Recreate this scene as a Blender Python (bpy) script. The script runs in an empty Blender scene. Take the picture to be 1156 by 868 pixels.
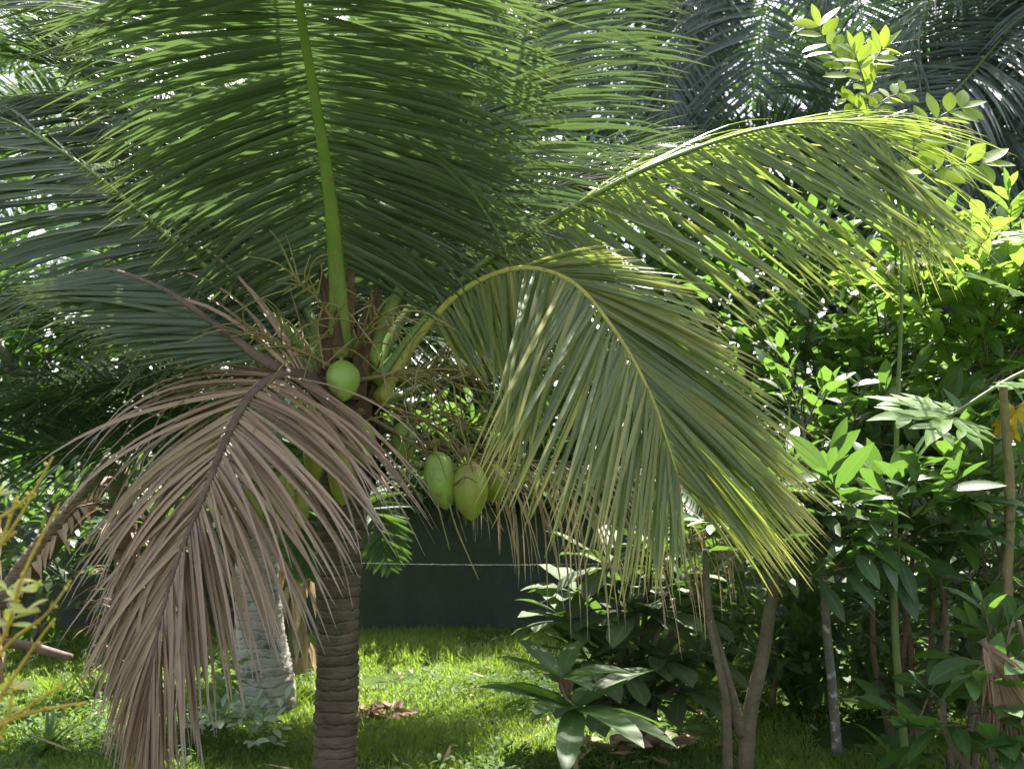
import bpy, math
import numpy as np
from mathutils import Vector

# ------------------------------------------------------------------ camera, light, exposure
scene = bpy.context.scene
COL = scene.collection
R = math.radians
CAM = np.array([0.0, 0.0, 1.6])
F = 1110.0                      # focal length in photo pixels (photo 1156 x 868)
PITCH = R(5.45)
cam = bpy.data.cameras.new("camera")
cam.sensor_width = 36.0
cam.lens = 36.0 * F / 1156.0
cam.clip_start = 0.05
cam.clip_end = 2000
cam.dof.use_dof = True
cam.dof.focus_distance = 5.0
cam.dof.aperture_fstop = 2.8
camo = bpy.data.objects.new("camera", cam)
camo.location = CAM
camo.rotation_euler = (R(90) + PITCH, 0, 0)
COL.objects.link(camo)
scene.camera = camo

SUN_AZ = R(14)                  # clockwise from +Y (away from the camera), so the scene is back lit
SUN_EL = R(60)
world = bpy.data.worlds.new("World")
scene.world = world
world.use_nodes = True
wn = world.node_tree.nodes
wn.clear()
wo = wn.new("ShaderNodeOutputWorld")
wb = wn.new("ShaderNodeBackground")
sk = wn.new("ShaderNodeTexSky")
sk.sky_type = 'NISHITA'
sk.sun_disc = False
sk.sun_elevation = SUN_EL
sk.sun_rotation = SUN_AZ
sk.air_density = 1.0
sk.dust_density = 3.0
wb.inputs[1].default_value = 0.14
bwn = wn.new("ShaderNodeRGBToBW"); mxn = wn.new("ShaderNodeMix"); mxn.data_type = 'RGBA'; mxn.inputs[0].default_value = .6
world.node_tree.links.new(sk.outputs[0], bwn.inputs[0])
world.node_tree.links.new(sk.outputs[0], mxn.inputs[6]); world.node_tree.links.new(bwn.outputs[0], mxn.inputs[7])   # thin white tropical overcast over the blue
world.node_tree.links.new(mxn.outputs[2], wb.inputs[0])
world.node_tree.links.new(wb.outputs[0], wo.inputs[0])

SUN = np.array([math.sin(SUN_AZ) * math.cos(SUN_EL), math.cos(SUN_AZ) * math.cos(SUN_EL), math.sin(SUN_EL)])
sl = bpy.data.lights.new("sun", 'SUN')
sl.energy = 5.0
sl.angle = R(0.55)
sl.color = (1.0, 0.95, 0.86)
so = bpy.data.objects.new("sun", sl)
so.rotation_euler = Vector(SUN).to_track_quat('Z', 'Y').to_euler()
so.location = (0, 20, 40)
COL.objects.link(so)

vs = scene.view_settings
vs.view_transform = 'Standard'
vs.look = 'None'
vs.exposure = 2.1
vs.gamma = 1.0
vs.use_curve_mapping = False
scene.cycles.max_bounces = 8
scene.cycles.transmission_bounces = 6
scene.cycles.diffuse_bounces = 4
scene.cycles.sample_clamp_indirect = 6.0
scene.cycles.use_denoising = True

# ------------------------------------------------------------------ helpers
CP, SP = math.cos(PITCH), math.sin(PITCH)

def P(px, py, y):
    """world point seen at photo pixel (px, py), at y metres in front of the camera"""
    a = (px - 578.0) / F
    b = (434.0 - py) / F
    d = np.array([a, CP - b * SP, SP + b * CP])
    return CAM + d * (y / d[1])

def PP(pts):
    return np.array([P(*p) for p in pts])

def gh(x, y):
    """height of the lawn"""
    x = np.asarray(x, float); y = np.asarray(y, float)
    h = 0.10 / (1 + np.exp(-(y - 8.85) / 0.12)) + 0.02 * np.sin(x * 1.3 + y * 0.7) + 0.015 * np.sin(x * 2.9 - y * 2.1)
    return np.where((y > 3) & (y < 30), h, 0.0)

def G(px, y):
    p = P(px, 600, y)
    return np.array([p[0], y, float(gh(p[0], y))])

def unit(v):
    return v / np.maximum(np.linalg.norm(v, axis=-1, keepdims=True), 1e-9)

def spline(pts, n):
    """Catmull-Rom through pts, n samples evenly along its length"""
    pts = np.asarray(pts, float)
    if len(pts) == 2:
        t = np.linspace(0, 1, n)[:, None]
        return pts[0] * (1 - t) + pts[1] * t
    q = np.vstack([2 * pts[0] - pts[1], pts, 2 * pts[-1] - pts[-2]])
    out = []
    for i in range(len(pts) - 1):
        p0, p1, p2, p3 = q[i:i + 4]
        t = np.linspace(0, 1, 24, endpoint=False)[:, None]
        out.append(0.5 * ((2 * p1) + (-p0 + p2) * t + (2 * p0 - 5 * p1 + 4 * p2 - p3) * t ** 2 + (-p0 + 3 * p1 - 3 * p2 + p3) * t ** 3))
    out = np.vstack(out + [pts[-1:]])
    L = np.r_[0, np.cumsum(np.linalg.norm(np.diff(out, axis=0), axis=1))]
    s = np.linspace(0, L[-1], n)
    return np.stack([np.interp(s, L, out[:, k]) for k in range(3)], 1)

class MB:
    """collects pieces of ONE part into one mesh"""
    def __init__(self):
        self.v = []; self.f = []; self.c = []; self.n = 0
    def add(self, v, f, c=None):
        v = np.asarray(v, float); f = np.asarray(f, np.int64)
        if c is None:
            c = np.full((len(v), 3), 0.5)
        if c.shape[1] == 3: c = np.hstack([c, np.ones((len(c), 1))])
        self.v.append(v); self.f.append(f + self.n); self.c.append(c); self.n += len(v)
    def build(self, name, mat, parent=None, origin=None, smooth=True):
        v = np.vstack(self.v); f = np.vstack(self.f); c = np.vstack(self.c)
        org = np.zeros(3) if origin is None else np.asarray(origin, float)
        if parent is not None:
            org = np.array(parent["_o"]) if "_o" in parent else org
        me = bpy.data.meshes.new(name)
        me.vertices.add(len(v)); me.vertices.foreach_set("co", (v - org).astype(np.float32).ravel())
        me.loops.add(f.size); me.loops.foreach_set("vertex_index", f.astype(np.int32).ravel())
        me.polygons.add(len(f))
        me.polygons.foreach_set("loop_start", (np.arange(len(f)) * 4).astype(np.int32))
        me.polygons.foreach_set("loop_total", np.full(len(f), 4, np.int32))
        me.polygons.foreach_set("use_smooth", np.full(len(f), smooth))
        at = me.attributes.new("tint", 'FLOAT_COLOR', 'POINT')
        at.data.foreach_set("color", c.astype(np.float32).ravel())
        me.update(calc_edges=True); me.validate()
        me.materials.append(mat)
        o = bpy.data.objects.new(name, me)
        COL.objects.link(o)
        if parent is not None:
            o.parent = parent
            o["_o"] = [float(k) for k in org]
        else:
            o.location = org
            o["_o"] = [float(k) for k in org]
        return o

def tag(o, label=None, cat=None, group=None, kind=None):
    if label: o["label"] = label
    if cat: o["category"] = cat
    if group: o["group"] = group
    if kind: o["kind"] = kind
    return o

def thing(name, label, cat, loc, group=None):
    o = bpy.data.objects.new(name, None)
    o.empty_display_size = 0.1
    o.location = loc
    COL.objects.link(o)
    o["_o"] = [float(k) for k in loc]
    return tag(o, label, cat, group)

def tube_arr(pts, rad, sides=10, flat=1.0, up=(0, 0, 1)):
    """tapered tube along pts, capped by shrinking the ends"""
    pts = np.asarray(pts, float); n = len(pts)
    rad = np.broadcast_to(np.asarray(rad, float), (n,))
    T = unit(np.gradient(pts, axis=0))
    ref = np.asarray(up, float)
    if abs(np.dot(unit(T.mean(0)), unit(ref))) > 0.93:
        ref = np.array([0.0, -1.0, 0.1])
    A = unit(np.cross(T, ref)); B = unit(np.cross(A, T))
    th = np.linspace(0, 2 * np.pi, sides, endpoint=False)
    ring = A[:, None, :] * np.cos(th)[None, :, None] + B[:, None, :] * np.sin(th)[None, :, None] * flat
    v = pts[:, None, :] + ring * rad[:, None, None]
    v = np.vstack([pts[0][None], v.reshape(-1, 3), pts[-1][None]])
    i = np.arange(n - 1)[:, None] * sides; j = np.arange(sides)[None]; k = (j + 1) % sides
    f = np.stack([1 + i + j, 1 + i + k, 1 + i + sides + k, 1 + i + sides + j], -1).reshape(-1, 4)
    e = len(v) - 1; b0 = 1 + (n - 1) * sides
    jj = np.arange(0, sides, 2)
    c0 = np.stack([np.zeros_like(jj), 1 + (jj + 2) % sides, 1 + (jj + 1) % sides, 1 + jj], -1)
    c1 = np.stack([np.full_like(jj, e), b0 + jj, b0 + (jj + 1) % sides, b0 + (jj + 2) % sides], -1)
    return v, np.vstack([f, c0, c1])

def tube(mb, pts, rad, sides=10, flat=1.0, n=None, tint=None, rng=None, up=(0, 0, 1)):
    if n:
        q = spline(pts, n)
        if not np.isscalar(rad):
            rad = np.interp(np.linspace(0, 1, n), np.linspace(0, 1, len(rad)), rad)
        pts = q
    v, f = tube_arr(pts, rad, sides, flat, up)
    m = len(v)
    t = np.r_[0, np.repeat(np.linspace(0, 1, len(pts)), sides), 1]
    c = np.stack([t, np.full(m, 0.5 if tint is None else tint), np.zeros(m)], 1)
    mb.add(v, f, c)

WIDTHS = {
    'leaflet': ([0, .06, .22, .5, .75, .93, 1], [.35, .8, 1, .86, .6, .25, .04]),
    'leaf': ([0, .08, .25, .45, .65, .85, .95, 1], [.06, .35, .8, 1, .9, .5, .2, .02]),
    'long': ([0, .1, .3, .55, .8, .95, 1], [.18, .55, .9, 1, .75, .3, .03]),
    'obovate': ([0, .1, .35, .6, .8, .93, 1], [.08, .25, .6, .95, 1, .6, .05]),
    'blade': ([0, .2, .5, .8, 1], [.8, 1, .8, .5, .05]),
    'lobe': ([0, .15, .45, .7, .9, 1], [.5, .6, 1, .75, .35, .03]),
}

def strips(mb, base, d, nrm, L, W, seg=5, droop=0.0, curl=0.0, dpow=1.0, fold=0.25, shape='leaf', tint=None, yel=None, wave=0.0, rng=None):
    """many leaves at once: each a folded strip with a midrib that bends under its weight"""
    base = np.asarray(base, float); N = len(base)
    if N == 0: return
    d = unit(np.asarray(d, float)); nrm = np.broadcast_to(np.asarray(nrm, float), d.shape)
    L = np.broadcast_to(L, (N,)).astype(float); W = np.broadcast_to(W, (N,)).astype(float)
    droop = np.broadcast_to(droop, (N,)).astype(float); curl = np.broadcast_to(curl, (N,)).astype(float)
    g = np.array([0, 0, -1.0])
    xs, ys = WIDTHS[shape]
    p = base.copy(); cur = d.copy(); rows = []
    for i in range(seg + 1):
        t = i / seg
        side = unit(np.cross(cur, nrm)); nn = unit(np.cross(side, cur))
        w = (W * np.interp(t, xs, ys))[:, None] * 0.5
        lift = fold * w
        if wave and rng is not None:
            k = rng.normal(0, wave, (N, 1)) * w; k2 = rng.normal(0, wave, (N, 1)) * w
        else:
            k = k2 = 0
        rows.append(np.stack([p - side * w + nn * (lift + k), p, p + side * w + nn * (lift + k2)], 1))
        if i < seg:
            a = (droop * ((t + .5 / seg) ** dpow) / seg)[:, None]
            cur = unit(cur + g * a - nn * (curl / seg)[:, None])
            p = p + cur * (L / seg)[:, None]
    v = np.stack(rows, 1)                       # N, seg+1, 3, 3
    V = v.reshape(-1, 3); S = (seg + 1) * 3
    loc = []
    for i in range(seg):
        a = i * 3
        loc += [[a, a + 1, a + 4, a + 3], [a + 1, a + 2, a + 5, a + 4]]
    f = (np.arange(N)[:, None, None] * S + np.array(loc)[None]).reshape(-1, 4)
    tt = np.tile(np.repeat(np.linspace(0, 1, seg + 1), 3), N)
    tn = np.full(N, .5) if tint is None else np.broadcast_to(tint, (N,))
    yl = np.zeros(N) if yel is None else np.broadcast_to(yel, (N,))
    c = np.stack([tt, np.repeat(tn, S), np.repeat(yl, S), np.tile([1., 0., 1.], N * (seg + 1))], 1)
    mb.add(V, f, c)

# ------------------------------------------------------------------ materials
def nodes_of(m):
    m.use_nodes = True
    nt = m.node_tree; nt.nodes.clear()
    return nt

def mixc(nt, a, b, fac):
    n = nt.nodes.new("ShaderNodeMix"); n.data_type = 'RGBA'
    for s, x in ((6, a), (7, b), (0, fac)):
        if isinstance(x, (int, float)): n.inputs[s].default_value = x
        elif isinstance(x, tuple): n.inputs[s].default_value = (*x, 1)
        else: nt.links.new(x, n.inputs[s])
    return n.outputs[2]

def math_(nt, op, a, b=0.0, clamp=False):
    n = nt.nodes.new("ShaderNodeMath"); n.operation = op; n.use_clamp = clamp
    for s, x in ((0, a), (1, b)):
        if isinstance(x, (int, float)): n.inputs[s].default_value = x
        else: nt.links.new(x, n.inputs[s])
    return n.outputs[0]

def ramp(nt, x, a, b):
    n = nt.nodes.new("ShaderNodeMapRange")
    n.inputs[1].default_value = a; n.inputs[2].default_value = b
    nt.links.new(x, n.inputs[0])
    return n.outputs[0]

def noise(nt, scale, detail=4, rough=.6, vec=None):
    n = nt.nodes.new("ShaderNodeTexNoise")
    n.inputs["Scale"].default_value = scale; n.inputs["Detail"].default_value = detail; n.inputs["Roughness"].default_value = rough
    if vec is not None: nt.links.new(vec, n.inputs["Vector"])
    return n.outputs[0]

def objco(nt, scale=None):
    t = nt.nodes.new("ShaderNodeTexCoord")
    if scale is None: return t.outputs["Object"]
    m = nt.nodes.new("ShaderNodeMapping"); m.inputs["Scale"].default_value = scale
    nt.links.new(t.outputs["Object"], m.inputs["Vector"])
    return m.outputs[0]

def leaf_mat(name, dark, light, trans, tip=(.32, .27, .05), tip_from=2.0, trans_mix=.38, rough=.36, spot=(.16, .10, .04), spot_amt=.35, spec=.5, veins=0):
    """leaf: glossy skin plus light that passes through; tint = (along leaf, per leaf random, yellowing)"""
    m = bpy.data.materials.new(name); nt = nodes_of(m)
    at = nt.nodes.new("ShaderNodeAttribute"); at.attribute_name = "tint"
    sp = nt.nodes.new("ShaderNodeSeparateColor"); nt.links.new(at.outputs["Color"], sp.inputs[0])
    co = objco(nt)
    col = mixc(nt, dark, light, sp.outputs[1])
    pat = ramp(nt, noise(nt, 3.5, 3, .6, co), .35, .7)
    col = mixc(nt, col, mixc(nt, dark, light, .75), math_(nt, 'MULTIPLY', pat, .45))
    rib = ramp(nt, at.outputs["Alpha"], .13, .04)
    if veins:
        vn = math_(nt, 'FRACT', math_(nt, 'SUBTRACT', math_(nt, 'MULTIPLY', sp.outputs[0], float(veins)), math_(nt, 'MULTIPLY', at.outputs["Alpha"], 1.3)))
        rib = math_(nt, 'MAXIMUM', rib, math_(nt, 'MULTIPLY', ramp(nt, vn, .16, .05), .45))
    lite = tuple(min(1, x * 1.5 + .03) for x in light)
    col = mixc(nt, col, lite, math_(nt, 'MULTIPLY', rib, .6, True))
    yf = math_(nt, 'ADD', ramp(nt, sp.outputs[0], tip_from, tip_from + .35), sp.outputs[2], True)
    col = mixc(nt, col, tip, yf)
    sn = ramp(nt, noise(nt, 38, 3, .7, co), .62, .72)
    col = mixc(nt, col, spot, math_(nt, 'MULTIPLY', sn, spot_amt))
    tc = mixc(nt, trans, tip, math_(nt, 'MULTIPLY', yf, .75))
    tc = mixc(nt, tc, spot, math_(nt, 'MULTIPLY', sn, spot_amt))
    pb = nt.nodes.new("ShaderNodeBsdfPrincipled")
    nt.links.new(col, pb.inputs["Base Color"])
    pb.inputs["Specular IOR Level"].default_value = spec
    rr = nt.nodes.new("ShaderNodeMapRange"); rr.inputs[3].default_value = rough - .07; rr.inputs[4].default_value = rough + .16
    nt.links.new(noise(nt, 6, 2, .5, co), rr.inputs[0]); nt.links.new(rr.outputs[0], pb.inputs["Roughness"])
    tr = nt.nodes.new("ShaderNodeBsdfTranslucent"); nt.links.new(tc, tr.inputs["Color"])
    mx = nt.nodes.new("ShaderNodeMixShader"); mx.inputs[0].default_value = trans_mix
    nt.links.new(pb.outputs[0], mx.inputs[1]); nt.links.new(tr.outputs[0], mx.inputs[2])
    out = nt.nodes.new("ShaderNodeOutputMaterial"); nt.links.new(mx.outputs[0], out.inputs[0])
    return m

def solid_mat(name, a, b, scale=8, c=None, cscale=30, rough=.75, bump=.3, bscale=40, stretch=None, spec=.3, ring=0.0):
    """two tone noise colour with a third in blotches, bumped"""
    m = bpy.data.materials.new(name); nt = nodes_of(m)
    co = objco(nt, stretch)
    col = mixc(nt, a, b, ramp(nt, noise(nt, scale, 5, .6, co), .32, .68))
    if c is not None:
        col = mixc(nt, col, c, ramp(nt, noise(nt, cscale, 4, .65, objco(nt)), .55, .66))
    if ring:
        sx = nt.nodes.new("ShaderNodeSeparateXYZ"); nt.links.new(objco(nt), sx.inputs[0])
        zz = math_(nt, 'ADD', math_(nt, 'DIVIDE', sx.outputs[2], ring), math_(nt, 'MULTIPLY', noise(nt, 6, 4, .6, objco(nt)), 1.5))
        fr = math_(nt, 'FRACT', zz)
        gap = math_(nt, 'MULTIPLY', ramp(nt, fr, .26, .06), ramp(nt, noise(nt, 16, 3, .6, objco(nt)), .3, .55))
        col = mixc(nt, col, tuple(x * .42 for x in a), math_(nt, 'MULTIPLY', gap, .85, True))
        col = mixc(nt, col, tuple(min(1, x * 1.25) for x in b), math_(nt, 'MULTIPLY', ramp(nt, fr, .75, .98), .4, True))
    pb = nt.nodes.new("ShaderNodeBsdfPrincipled")
    nt.links.new(col, pb.inputs["Base Color"])
    pb.inputs["Roughness"].default_value = rough; pb.inputs["Specular IOR Level"].default_value = spec
    bm = nt.nodes.new("ShaderNodeBump"); bm.inputs["Strength"].default_value = bump; bm.inputs["Distance"].default_value = .02
    nt.links.new(noise(nt, bscale, 5, .65, co), bm.inputs["Height"]); nt.links.new(bm.outputs[0], pb.inputs["Normal"])
    out = nt.nodes.new("ShaderNodeOutputMaterial"); nt.links.new(pb.outputs[0], out.inputs[0])
    return m

M = {}
M['palm'] = leaf_mat("palm_leaflet", (.052, .074, .044), (.09, .122, .066), (.12, .20, .05), tip=(.34, .30, .05), tip_from=.86, trans_mix=.28, rough=.27)
M['palm_yel'] = leaf_mat("palm_leaflet_yellowing", (.08, .115, .05), (.15, .19, .08), (.30, .42, .06), tip=(.52, .45, .12), tip_from=.74, trans_mix=.46, rough=.27, spot_amt=.5)
M['palm_dark'] = leaf_mat("palm_leaflet_dark", (.045, .066, .058), (.075, .105, .085), (.07, .14, .04), tip=(.12, .10, .04), tip_from=.9, trans_mix=.2, rough=.30)
M['palm_back'] = leaf_mat("palm_leaflet_back", (.04, .072, .032), (.07, .115, .048), (.11, .20, .045), tip_from=.9, trans_mix=.3, rough=.6, spec=.08)
M['dead'] = leaf_mat("dead_leaflet", (.15, .09, .056), (.38, .25, .165), (.26, .14, .07), tip=(.36, .30, .25), tip_from=.75, trans_mix=.16, rough=.42, spot=(.07, .05, .04), spot_amt=.75)
M['dry'] = leaf_mat("dry_leaflet", (.22, .15, .08), (.40, .30, .18), (.28, .18, .08), tip=(.42, .33, .22), tip_from=.6, trans_mix=.18, rough=.5, spot=(.09, .06, .04), spot_amt=.5)
M['rustfibre'] = leaf_mat("rust_leaflet", (.14, .08, .05), (.28, .16, .095), (.2, .1, .05), tip_from=3, trans_mix=.15, rough=.6)
M['leaf_dark'] = leaf_mat("leaf_dark", veins=9, dark=(.05, .088, .042), light=(.088, .14, .062), trans=(.15, .30, .04), trans_mix=.30, rough=.36, spot_amt=.42)
M['leaf_mid'] = leaf_mat("leaf_mid", veins=9, dark=(.03, .075, .022), light=(.065, .13, .03), trans=(.16, .30, .04), trans_mix=.38, rough=.44, spot_amt=.42)
M['leaf_shrub'] = leaf_mat('leaf_shrub', veins=9, dark=(.07, .108, .052), light=(.12, .165, .075), trans=(.14, .26, .04), trans_mix=.3, rough=.58, spec=.3, spot_amt=.45)
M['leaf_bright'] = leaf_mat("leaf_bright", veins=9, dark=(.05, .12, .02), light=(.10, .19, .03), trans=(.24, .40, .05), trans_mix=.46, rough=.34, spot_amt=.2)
M['leaf_lime'] = leaf_mat("leaf_lime", veins=9, dark=(.12, .20, .02), light=(.20, .28, .03), trans=(.36, .48, .05), trans_mix=.5, rough=.36, spot_amt=.2)
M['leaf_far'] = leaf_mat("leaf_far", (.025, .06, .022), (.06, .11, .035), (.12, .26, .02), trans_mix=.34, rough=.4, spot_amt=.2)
M['leaf_lemon'] = leaf_mat('leaf_lemon', (.34, .36, .06), (.55, .55, .2), (.7, .72, .1), trans_mix=.45, rough=.3, spot_amt=.15)
M['leaf_pale'] = leaf_mat("leaf_pale", veins=9, dark=(.22,.32,.18), light=(.42,.50,.36), trans=(.25, .38, .12), trans_mix=.3, rough=.4, spot_amt=.15)
M['leaf_yellow'] = leaf_mat("leaf_yellow", veins=9, dark=(.42, .28, .02), light=(.55, .40, .04), trans=(.65, .42, .02), trans_mix=.42, rough=.4, spot_amt=.5)
M['banana'] = leaf_mat("banana_leaf", (.07, .14, .08), (.13, .21, .12), (.2, .38, .08), trans_mix=.34, rough=.34, spot_amt=.2)
M['weed'] = leaf_mat('weed_leaf', (.04, .085, .02), (.08, .14, .03), (.18, .36, .03), trans_mix=.38, rough=.6, spec=.25)
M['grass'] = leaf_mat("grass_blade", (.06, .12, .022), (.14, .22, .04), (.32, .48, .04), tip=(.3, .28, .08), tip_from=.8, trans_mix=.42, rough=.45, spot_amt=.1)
M['rachis'] = solid_mat("green_midrib", (.10, .17, .03), (.17, .24, .05), 5, (.2, .14, .05), 22, rough=.4, bump=.1, bscale=60)
M['rachis_yel'] = solid_mat("yellow_midrib", (.26, .26, .05), (.36, .33, .07), 5, (.2, .16, .06), 30, rough=.42, bump=.1, bscale=60)
M['rachis_dead'] = solid_mat("dead_midrib", (.10, .065, .05), (.18, .12, .10), 6, (.06, .045, .04), 20, rough=.7, bump=.3)
M['trunk_brown'] = solid_mat("palm_bark_brown", (.085, .062, .042), (.20, .15, .105), 6, (.07, .085, .04), 4, rough=.9, bump=.9, bscale=26, stretch=(1, 1, 3.2), ring=.055)
M['trunk_grey'] = solid_mat("palm_bark_grey", (.30, .28, .245), (.52, .49, .44), 5, (.10, .11, .08), 7, rough=.9, bump=.8, bscale=24, stretch=(1, 1, 3.0), ring=.062)
M['trunk_far'] = solid_mat("palm_bark_far", (.10, .085, .07), (.18, .16, .13), 5, None, rough=.9, bump=.6)
M['bark'] = solid_mat("bark", (.11, .085, .055), (.20, .16, .105), 9, (.09, .11, .06), 12, rough=.9, bump=.8, bscale=50)
M['bark_red'] = solid_mat("bark_reddish", (.13, .075, .045), (.21, .135, .085), 9, (.10, .09, .06), 12, rough=.9, bump=.8, bscale=50)
M['bark_lichen'] = solid_mat("bark_lichen", (.12, .11, .085), (.2, .18, .14), 9, (.46, .46, .42), 16, rough=.9, bump=.5, bscale=60)
M['bark_light'] = solid_mat("bark_light", (.15, .12, .06), (.23, .18, .09), 7, (.16, .17, .07), 12, rough=.75, bump=.4, bscale=50)
M['stem_green'] = solid_mat("green_stem", (.10, .15, .04), (.16, .21, .06), 6, (.17, .12, .06), 18, rough=.5, bump=.15)
M['stem_orange'] = solid_mat("ochre_stem", (.34, .24, .03), (.50, .36, .06), 7, (.34, .17, .05), 18, rough=.5, bump=.15)
M['fibre'] = solid_mat("palm_fibre", (.10, .06, .035), (.20, .12, .07), 10, (.28, .16, .08), 14, rough=.95, bump=1.0, bscale=70, stretch=(3, 3, .6))
M['coconut'] = solid_mat("coconut_green", (.17, .28, .04), (.27, .37, .07), 4, (.22, .19, .07), 14, rough=.42, bump=.06, bscale=20, spec=.5)
M['coconut_yel'] = solid_mat("coconut_yellow_green", (.22, .26, .035), (.33, .33, .06), 4, (.24, .17, .06), 12, rough=.38, bump=.06, bscale=20, spec=.5)
M['spikelet'] = solid_mat("spikelet", (.16, .15, .05), (.28, .22, .09), 9, (.14, .09, .05), 20, rough=.7, bump=.2)
M['wire'] = solid_mat("galvanised_wire", (.25, .25, .24), (.36, .36, .35), 20, rough=.35, bump=.05, spec=.6)

# ------------------------------------------------------------------ ground, grass
def build_ground():
    m = bpy.data.materials.new("lawn_soil"); nt = nodes_of(m)
    co = objco(nt)
    col = mixc(nt, (.035, .06, .014), (.075, .12, .026), ramp(nt, noise(nt, 2.2, 6, .65, co), .3, .7))
    col = mixc(nt, col, (.10, .075, .045), ramp(nt, noise(nt, 1.1, 5, .6, co), .6, .72))
    pb = nt.nodes.new("ShaderNodeBsdfPrincipled"); nt.links.new(col, pb.inputs["Base Color"])
    pb.inputs["Roughness"].default_value = .95; pb.inputs["Specular IOR Level"].default_value = .1
    bm = nt.nodes.new("ShaderNodeBump"); bm.inputs["Strength"].default_value = .8; bm.inputs["Distance"].default_value = .03
    nt.links.new(noise(nt, 60, 6, .7, co), bm.inputs["Height"]); nt.links.new(bm.outputs[0], pb.inputs["Normal"])
    out = nt.nodes.new("ShaderNodeOutputMaterial"); nt.links.new(pb.outputs[0], out.inputs[0])
    def axis(lo, hi, s, far):
        return np.r_[-far, -far * .4, -60, np.arange(lo, hi + s, s), 60, far * .4, far]
    xs = axis(-10, 10, .2, 600); ys = axis(-4, 24, .15, 600)
    X, Y = np.meshgrid(xs, ys); Z = gh(X, Y)
    v = np.stack([X, Y, Z], -1).reshape(-1, 3)
    nx, ny = len(xs), len(ys)
    i, j = np.meshgrid(np.arange(nx - 1), np.arange(ny - 1))
    a = (j * nx + i).ravel()
    mb = MB(); mb.add(v, np.stack([a, a + 1, a + nx + 1, a + nx], 1))
    tag(mb.build("ground", m), kind="structure")

build_ground()

def build_grass():
    rng = np.random.default_rng(5)
    N = 200000
    y = 4.3 + 5.6 * rng.random(N * 2) ** 1.25
    xw = (rng.random(N * 2) - .5) * 1.25 * y
    # patchy density: bare spots and thicker tufts
    den = .62 + .3 * np.sin(xw * 2.3 + 1.1) * np.sin(y * 1.9 + xw * .6) + .22 * np.sin(xw * 5.3 - y * 4.1) - .5 * ((xw > 1.9) & (y > 6.2))
    den -= .5 * (np.hypot(xw - .9, y - 6.4) < .4)
    den -= .45 * np.clip(np.sin(xw * 3.1 + y * 1.3) * np.sin(y * 3.7 - xw * 1.7 + 1) - .35, 0, 1) * 2
    keep = rng.random(N * 2) < den
    xw, y = xw[keep][:N], y[keep][:N]; n = len(xw)
    base = np.stack([xw, y, gh(xw, y) - .005], 1)
    az = rng.random(n) * 6.283
    lean = np.abs(rng.normal(.75, .45, n))
    d = np.stack([np.cos(az) * lean, np.sin(az) * lean, np.ones(n)], 1)
    hl = .028 + .035 * rng.random(n) + .06 * np.clip(np.sin(xw * 1.7 + 2) * np.sin(y * 2.3), 0, 1) * rng.random(n) + .05 * (y > 8.7) * rng.random(n)
    mb = MB()
    side = np.stack([-np.sin(az + rng.normal(0, .8, n)), np.cos(az), np.zeros(n)], 1)
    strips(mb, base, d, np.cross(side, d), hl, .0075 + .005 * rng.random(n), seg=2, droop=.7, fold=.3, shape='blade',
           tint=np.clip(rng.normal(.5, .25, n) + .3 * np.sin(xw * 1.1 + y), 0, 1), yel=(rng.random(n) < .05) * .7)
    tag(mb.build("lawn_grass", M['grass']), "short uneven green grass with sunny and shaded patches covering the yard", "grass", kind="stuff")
    # small broad-leaved weeds in the lawn
    N = 9000
    y = 4.4 + 5.4 * rng.random(N) ** 1.2; xw = (rng.random(N) - .5) * 1.25 * y
    k = (np.sin(xw * 1.9 + .4) + np.sin(y * 2.7 + xw) + rng.normal(0, .6, N)) > .5
    xw, y = xw[k], y[k]; n = len(xw)
    mb = MB()
    for q in range(3):
        az = rng.random(n) * 6.283
        b = np.stack([xw + .02 * np.cos(az), y + .02 * np.sin(az), gh(xw, y) + .03 + .05 * rng.random(n)], 1)
        d = np.stack([np.cos(az), np.sin(az), .5 + .3 * rng.random(n)], 1)
        strips(mb, b, d, np.tile([0, 0, 1.], (n, 1)), .035 + .03 * rng.random(n), .02 + .016 * rng.random(n), seg=3, droop=.7, fold=.2, shape='leaf', tint=rng.random(n))
    tag(mb.build("lawn_weeds", M['weed']), "small broad leaved weeds scattered through the lawn", "weeds", kind="stuff")

build_grass()

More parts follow.
